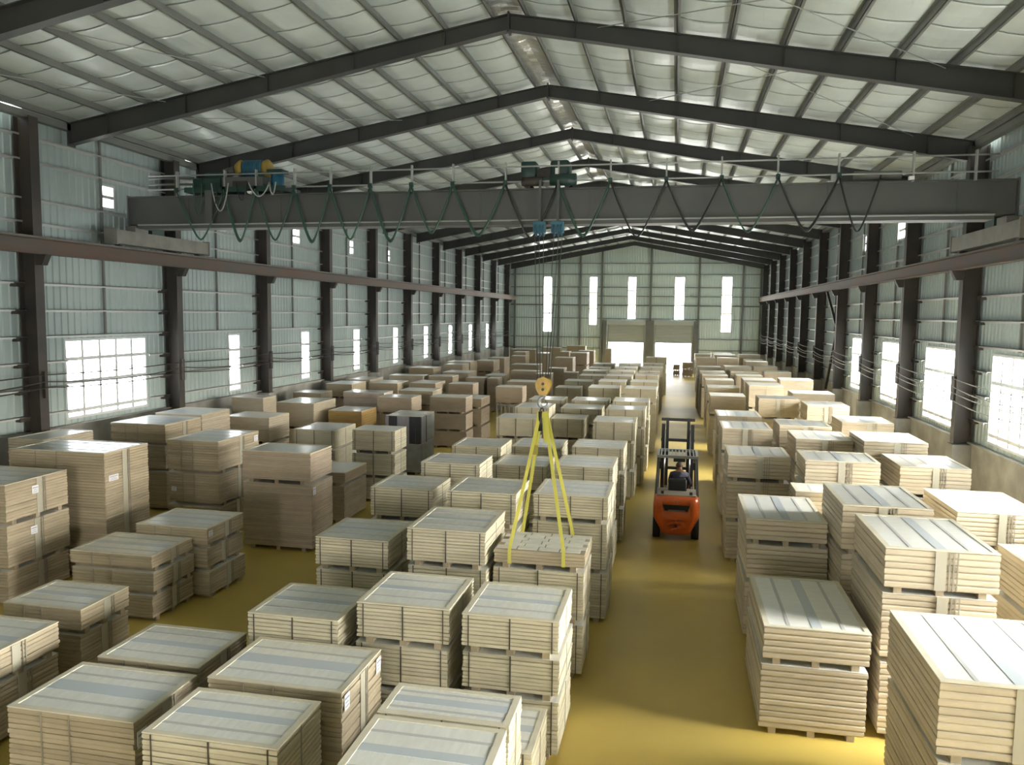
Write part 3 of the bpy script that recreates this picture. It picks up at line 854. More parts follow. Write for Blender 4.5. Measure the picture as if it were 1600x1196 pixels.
SPECIAL = {
 'f1': ['tall tan board bundle with silvery taped top at the lower left corner'],
 'f2': ['tan board bundle with beige rim, behind the silvery taped corner bundle'],
 'f3': ['pale strapped board bundle at bottom edge, between the corner bundle and the aisle rows'],
 'f4': ['tan board bundle with two white paper labels on its side, near the front'],
 'g0': ['labelled top tan bundle of the stack cut by the left picture edge', 'labelled middle tan bundle of the stack cut by the left picture edge', 'bottom tan bundle of the stack cut by the left picture edge'],
 'g1': ['thin tan bundle with white top at left edge, above its thicker partner', 'lower tan bundle at left edge beneath the thin white topped one'],
 'g2': ['flat tan bundle with shiny crumpled film top, near the left edge', 'lower tan bundle under the one with shiny crumpled film'],
 'g3': ['thin top bundle of the low three-high stack left of the bare yellow floor', 'middle bundle of the low three-high stack left of the bare yellow floor', 'bottom bundle of the low three-high stack left of the bare yellow floor'],
 'g4': ['top bundle with small label, low stack right behind the thin topped one', 'middle bundle of the low stack touching the bare yellow floor', 'bottom bundle of the low stack touching the bare yellow floor'],
 'g5': ['tallest single tan bundle with knotty side and white label, left of centre stacks'],
 'g11': ['brown upper bundle on the large brown block beside the bare yellow floor', 'large brown block bundle standing at the edge of the bare yellow floor'],
 'g12': ['thin brown bundle on top, half hidden behind the large brown block', 'taller brown bundle half hidden behind the large brown block'],
 'g15': ['orange yellow board bundle, brightest coloured of the left stacks', 'lower bundle beneath the orange yellow board bundle'],
 'g16': ['bundle faced with black and lilac upright sheets', 'pale grey bundle under the one faced with black sheets'],
 'g17': ['pinkish film wrapped bundle with round black spot on its side', 'lower bundle beneath the pinkish film wrapped one'],
 'g28': ['brown bundle raised on a steel leg stand beside the pale rows'],
 'g14': ['top pale strapped bundle in front of the black and lilac bundle', 'middle pale strapped bundle in front of the black and lilac bundle', 'bottom pale strapped bundle in front of the black and lilac bundle'],
 'g26': ['top bundle of the dark brown three-high stack', 'middle bundle of the dark brown three-high stack', 'bottom bundle of the dark brown three-high stack'],
 'g27': ['top bundle of the light sided stack just behind the dark brown stack', 'middle bundle of the light sided stack just behind the dark brown stack', 'bottom bundle of the light sided stack just behind the dark brown stack'],
 'l12': ['thin tiled top bundle held by the yellow lifting slings', 'pale bundle directly under the one in yellow slings', 'lowest pale bundle two below the one in yellow slings'],
 'l10b': ['pale strapped bundle nearest the camera at bottom centre'],
 'l10a': ['narrow pale bundle touching the nearest bottom centre bundle'],
 'l10c': ['low pale bundle on the floor behind the bottom centre pair, beside the aisle'],
 'r2a': ['bright white topped bundle at the lower right corner', 'lower bundle beneath the bright white topped one at lower right corner'],
 'r1a': ['cream bundle with blue taped top, nearest on the right of the aisle', 'larger bundle under the blue taped one, nearest right of the aisle'],
 'r2x': ['cream bundle wedged low behind the second right stack', 'bundle under the one wedged behind the second right stack', 'lowest bundle wedged behind the second right stack'],
 'e1': ['small brown stack in the bright far doorway', 'lower part of the small brown stack in the far doorway'],
 'e2': ['wide brown bundle at the aisle end before the right far door', 'lower wide brown bundle at the aisle end before the right far door'],
}
rows_ = {}
for r in STACKS:
    n, x0, x1, y0, y1, z, lv = r
    if n in SPECIAL and n[0] not in 'lr': continue
    if n[:2] in ROWNAME and n[0] in 'lr': k = n[:2]
    else:
        xc = (x0 + x1) / 2
        k = 'w' if xc < -14.3 else 'v' if xc < -11.9 else 'u' if xc < -9.6 else 't'
    rows_.setdefault(k, []).append(r)
PLACE = {}
for k, l in rows_.items():
    l.sort(key=lambda r: r[3])
    for i, r in enumerate(l): PLACE[r[0]] = (k, ORD[i])
COLW = {'board_pale': 'pale', 'board_cream': 'cream', 'board_tan': 'tan', 'board_brown': 'brown'}
GROUPN = {'l1': 'pale bundles left of the aisle', 'l2': 'pale bundles left of the aisle', 'l3': 'pale bundles left of the aisle',
          'r1': 'cream bundles right of the aisle', 'r2': 'cream bundles right of the aisle', 'r3': 'cream bundles right of the aisle'}

def paper(root, face, u, z, wd=0.13, hg=0.16):
    # paper label on the +x face ('x', at y=u) or the -y face ('y', at x=u); face = (axis, coordinate)
    ax, c = face
    def bx(nm, m, a, b, z0, z1, t):
        if ax == 'x': return bpart(nm, m, root, c, c + t, a, b, z0, z1)
        return bpart(nm, m, root, a, b, c - t, c, z0, z1)
    p = bx('paper_label', 'paper_white', u - wd / 2, u + wd / 2, z, z + hg, 0.004)
    p['label'] = 'white printed paper label'
    for k, (l, h) in enumerate(((0.8, 0.10), (0.55, 0.05), (0.7, 0.05))):
        zz = z + hg * (0.68 - 0.24 * k)
        bx('print_line', 'ink_blue', u - wd * l / 2, u + wd * l / 2, zz, zz + hg * h, 0.0055)

def top_cover(root, hx, hy, z, style, fancy, film, tw=0.14):
    b = 0.075
    t = 0.016
    bpart('cover_sheet', film, root, -hx + b, hx - b, -hy + b, hy - b, z, z + 0.008)
    for nm, a in (('border_strip', (-hx, hx, -hy, -hy + b)), ('border_strip', (-hx, hx, hy - b, hy)), ('border_strip', (-hx, -hx + b, -hy + b, hy - b)), ('border_strip', (hx - b, hx, -hy + b, hy - b))):
        bpart(nm, 'cover_border', root, *a, z, z + t)
    if not fancy: return
    def strip(nm, m, p, wd, zz):
        if style == 'B': bpart(nm, m, root, p * hx - wd / 2, p * hx + wd / 2, -hy + b * .6, hy - b * .6, z + 0.008, z + zz)
        else: bpart(nm, m, root, -hx + b * .6, hx - b * .6, p * hy - wd / 2, p * hy + wd / 2, z + 0.008, z + zz)
    strip('seam_strip', 'seam_grey', -0.52, 0.045, 0.012)
    strip('seam_strip', 'seam_grey', 0.52, 0.045, 0.012)
    strip('tape_band', 'tape_blue', 0.02, tw, 0.013)

def bundle(n, lev, nlev, x0, x1, y0, y1, zb, h, label, group):
    m, t, style = style_of(n, y0)
    if n == 'l12' and lev == 0: m, style = 'board_tan', 'S'
    rnd = random.Random(n + str(lev))
    hx, hy = (x1 - x0) / 2, (y1 - y0) / 2
    dist = y0
    near, mid = dist < 22.5, dist < 32
    dx = 0 if lev == 0 else rnd.uniform(-0.03, 0.03)
    root_loc = ((x0 + x1) / 2 + dx, (y0 + y1) / 2, zb)
    sk = SKID
    nb = max(2, round((h - sk) / t))
    t = (h - sk - 0.003) / nb
    top = lev == 0
    if not mid:
        mb = MB()
        for k in range(nb):
            j = rnd.uniform(-0.006, 0.006)
            z0, z1 = sk + k * t, sk + (k + 1) * t
            g = min(0.012, t * 0.2)
            a = 0.012
            base = [(-hx + a, -hy + a), (hx - a, -hy + a), (hx - a, hy - a), (-hx + a, hy - a)]
            full = [(-hx + j, -hy + j), (hx + j, -hy + j), (hx + j, hy + j), (-hx + j, hy + j)]
            rings = [[(p[0], p[1], z0) for p in base], [(p[0], p[1], z0 + g) for p in full], [(p[0], p[1], z1) for p in full]]
            mb.loft(rings, m, smooth=False, caps=(k == nb - 1))
        if top: mb.box(-hx, hx, -hy, hy, h - 0.003, h + 0.01, 'stack_top')
        for s in (-0.7, 0, 0.7): mb.box(s * hx - 0.05, s * hx + 0.05, -hy + 0.03, hy - 0.03, 0, sk, 'skid_wood')
        if m == 'board_pale' or style == 'B':
            mb.box(-0.012, 0.012, -hy - 0.012, -hy, sk, h, 'strap_dark' if style == 'A' else 'wrap_green')
        o = mb.build('board_bundle', None, None, root_loc)
        return tag(o, label, 'bundle', group)
    root = thing('board_bundle', label, 'bundle', root_loc, rnd.uniform(-0.006, 0.006), group)
    if near:
        sm = slab_mesh(m)
        gapf = 0.86 if style == 'A' else 0.92
        for k in range(nb):
            jx, jy = rnd.uniform(-0.007, 0.007), rnd.uniform(-0.007, 0.007)
            obj('board', sm, root, (jx, jy, sk + k * t), (2 * hx - 0.004, 2 * hy - 0.004, t * gapf))
    else:
        mb = MB()
        for k in range(nb):
            j = rnd.uniform(-0.006, 0.006)
            z0, z1 = sk + k * t, sk + (k + 1) * t
            mb.loft([[(x * (hx - .012) , y * (hy - .012), z0) for x, y in ((-1, -1), (1, -1), (1, 1), (-1, 1))],
                     [(x * hx + j, y * hy + j, z0 + t * .2) for x, y in ((-1, -1), (1, -1), (1, 1), (-1, 1))],
                     [(x * hx + j, y * hy + j, z1) for x, y in ((-1, -1), (1, -1), (1, 1), (-1, 1))]], m, smooth=False)
        tag(mb.build('board_layers', None, root), kind='stuff')
    for s in (-0.74, 0, 0.74):
        if style == 'C': bpart('skid', 'skid_wood', root, -hx + 0.02, hx - 0.02, s * hy - 0.05, s * hy + 0.05, 0, sk)
        else: bpart('skid', 'skid_wood', root, s * hx - 0.05, s * hx + 0.05, -hy + 0.02, hy - 0.02, 0, sk)
    e = 0.008
    if top:
        if n == 'l12':
            for a in range(4):
                for b in range(6):
                    wx, wy = 2 * (hx - .05) / 4, 2 * (hy - .05) / 6
                    cx, cy = -hx + .05 + wx * (a + .5) + (0.06 if b % 2 else -.03), -hy + .05 + wy * (b + .5)
                    bpart('top_tile', 'tile_white', root, max(-hx, cx - wx / 2 + .012), min(hx, cx + wx / 2 - .012), cy - wy / 2 + .01, cy + wy / 2 - .01, h, h + 0.014)
        elif style == 'W':
            pass
        else:
            top_cover(root, hx, hy, h, style, n not in ('g6', 'g9', 'g10', 'g13', 'g11', 'g12'), 'cover_film_white' if style == 'B' else 'cover_film', 0.24 if n in ('f1', 'f4') else 0.14)
    else:
        bpart('cover_sheet', 'cover_film', root, -hx, hx, -hy, hy, h - 0.003, h - 0.0005)
    z0s, z1s = sk, h + (0.016 if top else 0)
    if style == 'A':
        for p, wd in ((-0.86, 0.014), (0, 0.018), (0.86, 0.014)):
            bpart('strap', 'strap_dark', root, p * hx - wd / 2, p * hx + wd / 2, -hy - e - .004, -hy - e + .003, z0s, h)
        bpart('strap', 'strap_grey', root, hx + e - .003, hx + e + .004, -0.01, 0.01, z0s, h)
    elif style == 'B' and n not in ('r1a', 'r1b'):
        wb_ = rnd.uniform(-0.05, 0.12) * hx
        bpart('wrap_band', 'wrap_green', root, wb_ - 0.11, wb_ + 0.03, -hy - e - .004, -hy - e + .003, z0s, h)
        for q in (0.07, 0.12, 0.17):
            bpart('strap', 'strap_grey', root, wb_ + q - .008, wb_ + q + .008, -hy - e - .005, -hy - e + .003, z0s, h)
    elif style == 'C':
        wb_ = rnd.uniform(-0.1, 0.1) * hy
        bpart('wrap_band', 'wrap_green', root, hx + e - .003, hx + e + .004, wb_ - 0.10, wb_ + 0.04, z0s, h)
        for q in (0.08, 0.13):
            bpart('strap', 'strap_grey', root, hx + e - .003, hx + e + .005, wb_ + q - .008, wb_ + q + .008, z0s, h)
        for p in (-0.45, 0.0):
            bpart('strap', 'strap_grey', root, p * hx - .007, p * hx + .007, -hy - e - .004, -hy - e + .003, z0s, h)
    if n == 'g16' and lev == 0:
        for p0, p1, mm in ((-1, -.82, 'sheet_lilac'), (-.8, -.35, 'sheet_black'), (-.33, .18, 'sheet_lilac'), (.2, .34, 'sheet_lilac'), (.36, .7, 'sheet_black'), (.72, 1, 'sheet_black')):
            bpart('facing_sheet', mm, root, p0 * hx, p1 * hx, -hy - .03, -hy - .008, 0.03, h)
        for p0, p1, mm in ((-1, -.72, 'sheet_lilac'), (-.66, -.42, 'sheet_lilac'), (-.38, -.28, 'sheet_black')):
            bpart('facing_sheet', mm, root, hx + .008, hx + .03, p0 * hy, p1 * hy, 0.03, h)
    if n == 'g17' and lev == 0:
        bpart('film_wrap', 'cover_film_white', root, -hx, hx, -hy, hy, h, h + 0.012)
        MB().tube([(hx + .004, -hy * .5, sk + .28), (hx + .02, -hy * .5, sk + .28)], 0.05, 12).build('spot', 'black_plastic', root)
    # paper labels where the photograph shows them
    if n == 'f4':
        paper(root, ('x', hx + .012), -hy * .82, h - .24, .15, .2); paper(root, ('x', hx + .012), hy * .78, h - .24, .15, .2)
    if n == 'f1': paper(root, ('x', hx + .012), -hy * .8, h - .32, .16, .2)
    if n == 'g0' and lev < 2: paper(root, ('x', hx + .012), -hy * .1 if lev == 0 else -hy * .2, h - .3, .16, .16)
    if n == 'g5': paper(root, ('x', hx + .012), -hy * .65, h - .62, .3, .13)
    if n == 'g4' and lev == 0: paper(root, ('x', hx + .012), -hy * .86, h - .17, .14, .12)
    if n == 'g8' and lev == 1: paper(root, ('y', -hy - .012), -hx * .8, h - .5, .14, .12)
    if n == 'g8' and lev == 0: paper(root, ('x', hx + .012), hy * .82, h - .25, .2, .16)
    if n == 'g11' and lev == 1: paper(root, ('x', hx + .012), -hy * .8, h - .25, .14, .18)
    return root

for n, x0, x1, y0, y1, z, lv in STACKS:
    zt = z
    k, o = PLACE.get(n, (None, None))
    grp = GROUPN.get(n[:2], 'board bundles in the left half of the hall')
    for i, h in enumerate(lv):
        if n in SPECIAL and i < len(SPECIAL[n]): lab = SPECIAL[n][i]
        else:
            lw = '' if len(lv) == 1 else ('upper ' if i == 0 else 'lower ') if len(lv) == 2 else ('top ', 'middle ', 'bottom ', 'lowest ')[i]
            lab = '%s%s board bundle, %s stack of the %s' % (lw, COLW.get(style_of(n, y0)[0], 'tan'), o, ROWNAME[k])
        bundle(n, i, len(lv), x0, x1, y0, y1, zt - h, h, lab, grp)
        zt -= h
# steel stand under the raised brown bundle
g28 = [r for r in STACKS if r[0] == 'g28'][0]
st = thing('steel_stand', 'open steel leg stand under the raised brown bundle', 'stand', ((g28[1] + g28[2]) / 2, (g28[3] + g28[4]) / 2, 0))
hx, hy, hz = (g28[2] - g28[1]) / 2 - .05, (g28[4] - g28[3]) / 2 - .05, g28[5] - g28[6][0]
for sx in (-1, -.33, .33, 1):
    for sy in (-1, 1): MB().box(sx * hx - .025, sx * hx + .025, sy * hy - .025, sy * hy + .025, 0, hz - .06).build('leg', 'pipe_grey', st)
for sy in (-1, 1): MB().box(-hx - .03, hx + .03, sy * hy - .03, sy * hy + .03, hz - .06, hz).build('beam', 'pipe_grey', st)
for sx in (-1, 1): MB().box(sx * hx - .03, sx * hx + .03, -hy, hy, hz - .055, hz - .005).build('beam', 'pipe_grey', st)

# ------------------------------------------------------------------ crane runway beams
for nm, xc, cols, lab in (('l', XL + 0.42, LCOL, 'rust brown crane runway beam along the left-hand columns'), ('r', XR - 0.42, RCOL, 'rust brown crane runway beam along the right-hand columns')):
    t = thing('runway_beam', lab, 'beam', (xc, 0, 7.2))
    s = -1 if nm == 'l' else 1
    mb = MB()
    mb.box(-0.13, 0.13, YB + .2, YE - .4, 0, 0.02).box(-0.15, 0.15, YB + .2, YE - .4, 0.38, 0.4).box(-0.01, 0.01, YB + .2, YE - .4, 0.02, 0.38)
    mb.build('i_beam', 'runway_steel', t)
    MB().box(-0.03, 0.03, YB + .2, YE - .4, 0.4, 0.46).build('rail', 'truck_grey', t)
    br = MB().hexa([(0, -.1, -.28), (s * .17, -.1, -.28), (s * .17, .1, -.28), (0, .1, -.28), (-s * .14, -.1, 0), (s * .17, -.1, 0), (s * .17, .1, 0), (-s * .14, .1, 0)] if s > 0 else
                    [(s * .17, -.1, -.28), (0, -.1, -.28), (0, .1, -.28), (s * .17, .1, -.28), (s * .17, -.1, 0), (-s * .14, -.1, 0), (-s * .14, .1, 0), (s * .17, .1, 0)]).mesh('corbel', 'column_steel')
    for y in cols: obj('corbel', br, t, (0, y, 0))
RAILZ = 7.66
CZ = 8.25                        # crane girder datum
RXL, RXR = XL + 0.42, XR - 0.42

# ------------------------------------------------------------------ overhead crane
cr = thing('overhead_crane', 'dark grey overhead travelling crane bridge spanning the hall', 'crane', (0, 21.6, CZ))
gx0, gx1 = RXL - 0.05, RXR + 0.05
mb = MB()
mb.box(gx0, gx1, -0.24, 0.24, 0.10, 0.90)
mb.build('girder', 'crane_grey', cr)
MB().box(gx0, gx1, -0.33, 0.33, 0.90, 0.935).build('top_flange', 'crane_grey', cr)
MB().box(gx0 + .35, gx1 - .5, -0.36, 0.36, 0.065, 0.10).build('bottom_flange', 'pipe_grey', cr)
MB().box(gx0 + .35, gx1 - .5, -0.30, 0.30, -0.03, 0.065).build('lower_beam', 'crane_grey', cr)
for x in (gx0, gx1): MB().box(x - 0.02, x + 0.02, -0.34, 0.34, 0.04, 0.96).build('end_plate', 'crane_grey', cr)
mb = MB()
k = gx0 + 2.0
while k < gx1:
    mb.box(k - .006, k + .006, -0.255, -0.24, 0.12, 0.88); k += 3.0
mb.build('web_joint', 'crane_grey', cr)
for x, ya, yb in ((RXL, -1.15, 3.5), (RXR, -1.2, 3.5)):
    tr = MB().box(x - 0.19, x + 0.19, ya, yb, RAILZ - CZ + 0.06, -0.12).build('end_truck', 'truck_grey', cr)
    for y in (ya, yb): MB().box(x - 0.22, x + 0.22, y - .03, y + .03, RAILZ - CZ + 0.03, -0.08).build('buffer_plate', 'truck_grey', tr)
    for y in (ya + .35, yb - .35): MB().tube([(x - .1, y, RAILZ - CZ + .17), (x + .1, y, RAILZ - CZ + .17)], .168, 16).build('wheel', 'column_steel', tr)
    MB().box(x - 0.17, x + 0.17, -0.3, 0.3, -0.14, 0.06).build('saddle', 'truck_grey', cr)
    MB().box(x - 0.16, x + 0.16, 0.5, 1.1, -0.14, 0.35).build('truck_motor', 'dark_green', cr)
# service rail with posts
for z in (1.10, 1.50): MB().tube([(gx0 + .8, -0.42, z), (gx1 - .5, -0.42, z)], 0.022, 8).build('service_rail', 'pipe_grey', cr)
FX = [-14.59, -13.03, -12.02, -10.82, -9.71, -8.5, -7.29, -6.1, -4.62, -3.18, -1.79, -0.34, 1.05, 2.43, 3.88]
for x in FX + [5.6, 7.0]: MB().box(x - .02, x + .02, -0.44, -0.33, 0.90, 1.62).build('rail_post', 'pipe_grey', cr)
for x in FX: MB().box(x - .05, x + .05, -0.50, -0.40, 1.02, 1.14).build('cable_trolley', 'dark_green', cr)
random.seed(5)
for i, (a, b) in enumerate(zip(FX, FX[1:] + [4.85])):
    zb = 1.06
    depth = 1.42 if i < 7 else 1.38
    depth += random.uniform(-.12, .1)
    for q in range(2 if i % 2 else 1):
        pts = []
        for k in range(19):
            u = k / 18
            pts.append((a + (b - a) * (u + 0.06 * math.sin(2 * math.pi * u)), -0.46 - .03 * q, zb - (depth + .05 * q) * (1 - abs(2 * u - 1) ** 1.9)))
        MB().tube(pts, 0.028 if i < 9 else 0.022, 6).build('festoon_cable', 'cable_green' if i < 8 or i % 3 == 0 else 'cable_black', cr)
# limit switch and lamp boxes on the girder
MB().box(3.7, 3.85, -.44, -.34, .95, 1.1).build('switch_box', 'pipe_grey', cr)
MB().box(5.5, 5.62, -.46, -.34, .94, 1.02).build('switch_box', 'paper_white', cr)
MB().tube([(-12.2, -0.5, 0.99), (-12.2, -0.4, 0.99)], 0.07, 14).build('signal_lamp', 'paper_white', cr)
MB().tube([(4.3, -.1, 1.12), (5.4, -.1, 1.1)], 0.11, 12).build('air_duct', 'truck_grey', cr)

# hoist trolley with blue drum, left end
ho = thing('hoist_trolley', 'hoist trolley with blue rope drum and yellow end discs, left end of crane', 'hoist', (-12.4, 21.6, CZ + 0.935))
MB().box(-1.9, 1.3, -.5, -.38, .06, .2).box(-1.9, 1.3, .38, .5, .06, .2).box(-1.9, -1.75, -.38, .38, .06, .2).box(1.15, 1.3, -.38, .38, .06, .2).build('frame', 'dark_green', ho)
MB().tube([(-.2, 0, .785), (.42, 0, .785)], .235, 24).build('rope_drum', 'blue_paint', ho)
dm = MB()
for k in range(10): dm.tube([(-.16 + .056 * k, 0, .785), (-.125 + .056 * k, 0, .785)], .247, 20)
dm.build('rope_winding', 'blue_paint', ho)
for x0, x1, ra, rb_ in ((-.50, -.2, .20, .27), (.42, .64, .27, .2)): MB().tube([(x0, 0, .785), (x0 * .4 + x1 * .6, 0, .785), (x1, 0, .785)], [ra * .7, max(ra, rb_) * .97, max(ra, rb_) * .8] if x0 < 0 else [.22, .26, .17], 20).build('end_disc', 'dull_yellow', ho)
for x in (-.2, .42): MB().box(x - .03, x + .03, -.3, .3, .2, .62).build('drum_bracket', 'dark_green', ho)
MB().tube([(-.85, -.05, .66), (-.5, -.05, .74)], .13, 14).build('drive_motor', 'crane_grey', ho)
bevelled(-1.35, -.75, -.3, .3, .2, .66, .05, 2, 'dark_green', 'gearbox', ho)
bevelled(-1.75, -1.4, -.32, .2, .2, .5, .04, 2, 'dark_green', 'resistor_box', ho)
MB().box(-.7, .6, -.42, -.2, .2, .48).build('control_box', 'crane_grey', ho)
MB().box(-1.3, -.75, -.46, -.38, .05, .45).build('junction_box', 'dark_green', ho)
MB().box(-.35, .1, -.47, -.42, .12, .36).build('junction_box', 'column_steel', ho)
MB().tube([(.9, -.12, .06), (.9, -.12, .60)], .19, 16).build('lifting_motor', 'blue_paint', ho)
MB().box(.66, 1.14, -.32, .1, .6, .7).build('motor_cap', 'dark_green', ho)
for x in (-1.6, 1.0):
    for y in (-.27, .27): MB().tube([(x, y - .05, .085), (x, y + .05, .085)], .085, 14).build('wheel', 'column_steel', ho)
for z in (.32, .5): MB().tube([(-1.7, -.3, z), (-2.6, -.32, z + .02), (-3.2, -.3, z)], .035, 8).build('conduit', 'crane_grey', ho)
for a, b, d, mm in ((-1.0, -.45, .8, 'pipe_grey'), (.2, .85, .4, 'pipe_grey'), (-1.25, -.8, 1.1, 'cable_black'), (-1.6, -1.3, .9, 'cable_green'), (-.2, .15, .5, 'cable_black'), (.85, 1.05, .35, 'pipe_grey')):
    MB().tube([(a + (b - a) * k / 12, -.52, .3 - d * math.sin(math.pi * k / 12) ** .8) for k in range(13)], .02, 6).build('hanging_hose', mm, ho)
MB().box(-1.2, -.98, -.55, -.5, -.85, .1).build('drop_plate', 'crane_grey', ho)

# second hoist, over the aisle side
h2 = thing('rope_hoist', 'dark green twin motor hoist with blue pulleys under crane centre', 'hoist', (-3.5, 21.6, CZ + 0.935))
MB().box(-.62, .62, -.42, .42, .17, .26).build('frame', 'dark_green', h2)
bevelled(-.72, -.3, -.34, .3, .24, .72, .05, 2, 'dark_green', 'motor_housing', h2)
bevelled(.08, .6, -.34, .3, .24, .74, .08, 3, 'dark_green', 'gear_housing', h2)
MB().box(-.32, .1, -.2, .2, .26, .5).build('coupling_cover', 'column_steel', h2)
MB().tube([(.1, -.38, .2), (.8, -.38, .2)], .16, 16).build('lifting_motor', 'dark_green', h2)
MB().tube([(-.66, -.42, .16), (-.1, -.42, .16)], .12, 14).build('travel_motor', 'column_steel', h2)
for x in (-.55, .55):
    for y in (-.3, .3): MB().tube([(x, y - .05, .085), (x, y + .05, .085)], .085, 14).build('wheel', 'column_steel', h2)
MB().box(.24, .32, -.46, -.4, .34, .5).build('name_plate', 'paper_white', h2)
for x in (-.15, .34):
    ph = MB().box(x - .16, x + .16, -.62, -.4, -1.22, -.92).build('pulley_housing', 'teal_paint', h2)
    for q in (-.09, .02, .11): MB().tube([(x + q - .02, -.52, -1.14), (x + q + .02, -.52, -1.14)], .17, 16).build('pulley', 'blue_paint', ph)
    MB().box(x - .03, x + .03, -.56, -.5, -.92, .17).build('hanger', 'crane_grey', h2)
HB = Vector((-2.09, 12.7, 4.47))        # foot of the hook block
for tx, bx_ in ((-3.78, -.105), (-3.66, -.06), (-3.54, -.02), (-3.25, .03), (-3.12, .07), (-3.02, .105)):
    MB().tube([(tx + 3.5, -.52, -1.2), (HB.x + bx_ + 3.5, HB.y - 21.6, HB.z + .27 - (CZ + 0.935))], 0.009, 5).build('hoist_rope', 'rope_steel', h2)

# hook block and slings
hb = thing('hook_block', 'yellow crane hook block with grey steel hook hanging over the pale rows', 'hook block', HB)
oct_ = [(-.055, .0), (.055, .0), (.115, .1), (.125, .2), (.09, .27), (0, .31), (-.09, .27), (-.125, .2), (-.115, .1)]
for y in (-.075, .075): MB().loft([[(x, y - .012, z) for x, z in oct_], [(x, y + .012, z) for x, z in oct_]], None, smooth=False).build('cheek_plate', 'yellow_paint', hb)
for y in (-.035, .035): MB().tube([(0, y - .022, .19), (0, y + .022, .19)], .10, 18).build('sheave', 'yellow_paint', hb)
for z in (.1, .19): MB().tube([(0, -.105, z), (0, .105, z)], .024, 10).build('axle_pin', 'column_steel', hb)
MB().tube([(0, 0, .02), (0, 0, -.04)], .035, 12).build('shank', 'hook_steel', hb)
hk = [(0, 0, -.03)]
for k in range(15):
    a = math.radians(80 + 285 * k / 14)
    hk.append((0.075 * math.cos(a), 0, -.125 + .085 * math.sin(a)))
MB().tube(hk, [.026] + [.036 - .001 * k for k in range(15)], 10).build('hook', 'hook_steel', hb)
sh_ = []
for k in range(17):
    a = 2 * math.pi * k / 16
    sh_.append((-.02 + .035 * math.cos(a), -.02, -.30 + .09 * math.sin(a)))
MB().tube(sh_, .012, 8).build('shackle', 'cable_black', hb)

BZ = 2.03 + .016
bx0, bx1, by0, by1 = [(r[1], r[2], r[3], r[4]) for r in STACKS if r[0] == 'l12'][0]
def sling(xa, xb, ytop, lab):
    zb = BZ - 0.30 + SKID - .012       # passes under the thin bundle
    top = Vector((xa, ytop, 4.20))
    t = thing('lifting_sling', lab, 'sling', (xb, (by0 + by1) / 2, zb), 0, 'yellow lifting slings')
    O = Vector((xb, (by0 + by1) / 2, zb))
    def strap(nm, pts, wd=.055, th=.009):
        m_ = MB()
        for p, q in zip(pts, pts[1:]):
            m_.bar(p - O, q - O, wd, th, up=(0, -1, 0) if abs((q - p).normalized().y) < .95 else (0, 0, 1))
        m_.build(nm, 'sling_yellow', t)
    f = Vector((xb, by0 - .028, BZ + .01)); b = Vector((xb, by1 + .028, BZ + .01))
    strap('front_leg', [top, f, Vector((xb, by0 - .028, zb))])
    strap('rear_leg', [top + Vector((.02, .03, 0)), b, Vector((xb, by1 + .028, zb))])
    strap('under_pass', [Vector((xb, by0 - .028, zb)), Vector((xb, by1 + .028, zb))])
    return t, O, top
s1, O1, T1 = sling(-2.13, -2.49, 12.66, 'yellow webbing sling around the left side of the lifted bundle')
s2, O2, T2 = sling(-2.06, -1.62, 12.66, 'yellow webbing sling around the right side of the lifted bundle')
for s_, O_, T_, l in ((s1, O1, T1, .55), (s2, O2, T2, .5)):
    MB().bar(T_ - O_ + Vector((0, -.012, .0)), T_ - O_ + Vector((-.08 if s_ is s1 else .05, -.05, -l)), .09, .02, up=(0, -1, 0)).build('doubled_eye', 'sling_yellow', s_)
MB().tube([T1 - O1 + Vector((0, -.02, .0)), T1 - O1 + Vector((0.0, -.03, -.32))], .03, 8).build('sleeve', 'cable_black', s1)
MB().box(*(lambda p: (p.x - .05, p.x + .05, p.y - .03, p.y - .02, p.z - .08, p.z + .08))(T1 - O1 + Vector((-.06, -.1, -.62)))).build('sling_tag', 'sling_label', s1)

# ------------------------------------------------------------------ forklift
FXc, FY = 0.16, 20.2
fk = thing('forklift', 'orange forklift truck seen from behind, driving down the aisle', 'forklift', (FXc, FY, 0))
# counterweight: lofted body, wide above and tapering in below
rings = []
for z, hx_, y0_, r in ((.16, .30, .10, .12), (.22, .40, .05, .16), (.40, .48, .02, .2), (.58, .57, 0, .22), (.64, .585, 0, .22), (.90, .585, .0, .22), (1.06, .575, .02, .22), (1.14, .55, .06, .22), (1.17, .50, .11, .2)):
    y1_ = .78
    rings.append(rring(0, (y0_ + y1_) / 2, z, hx_, (y1_ - y0_) / 2, min(r, hx_ * .9, (y1_ - y0_) * .45), 6))
cw = MB().loft(rings, None).build('counterweight', 'orange_paint', fk)
def cut(o, mb):
    c = mb.build('cutter', 'black_plastic')
    md = o.modifiers.new('cut', 'BOOLEAN'); md.object = c; md.operation = 'DIFFERENCE'; md.solver = 'EXACT'
    dg = bpy.context.evaluated_depsgraph_get()
    me = bpy.data.meshes.new_from_object(o.evaluated_get(dg))
    o.modifiers.clear(); o.data = me
    bpy.data.objects.remove(c)
cut(cw, MB().loft([[(-.355, y, .96), (-.31, y, .79), (.31, y, .79), (.355, y, .96)] for y in (FY - .2, FY + .16)], None, smooth=False) if False else
    MB().loft([[(FXc - .355, y, .96), (FXc + .355, y, .96), (FXc + .29, y, .78), (FXc - .29, y, .78)] for y in (FY - .2, FY + .13)], None, smooth=False))
cut(cw, MB().box(FXc - .11, FXc - .05, FY - .2, FY + .1, .53, .57).box(FXc + .02, FXc + .15, FY - .2, FY + .1, .53, .575))
cut(cw, MB().box(FXc - .07, FXc + .07, FY - .2, FY + .14, .36, .45))
cw.data.materials.clear(); cw.data.materials.append(MATS['orange_paint'])
for p in cw.data.polygons: p.material_index = 0
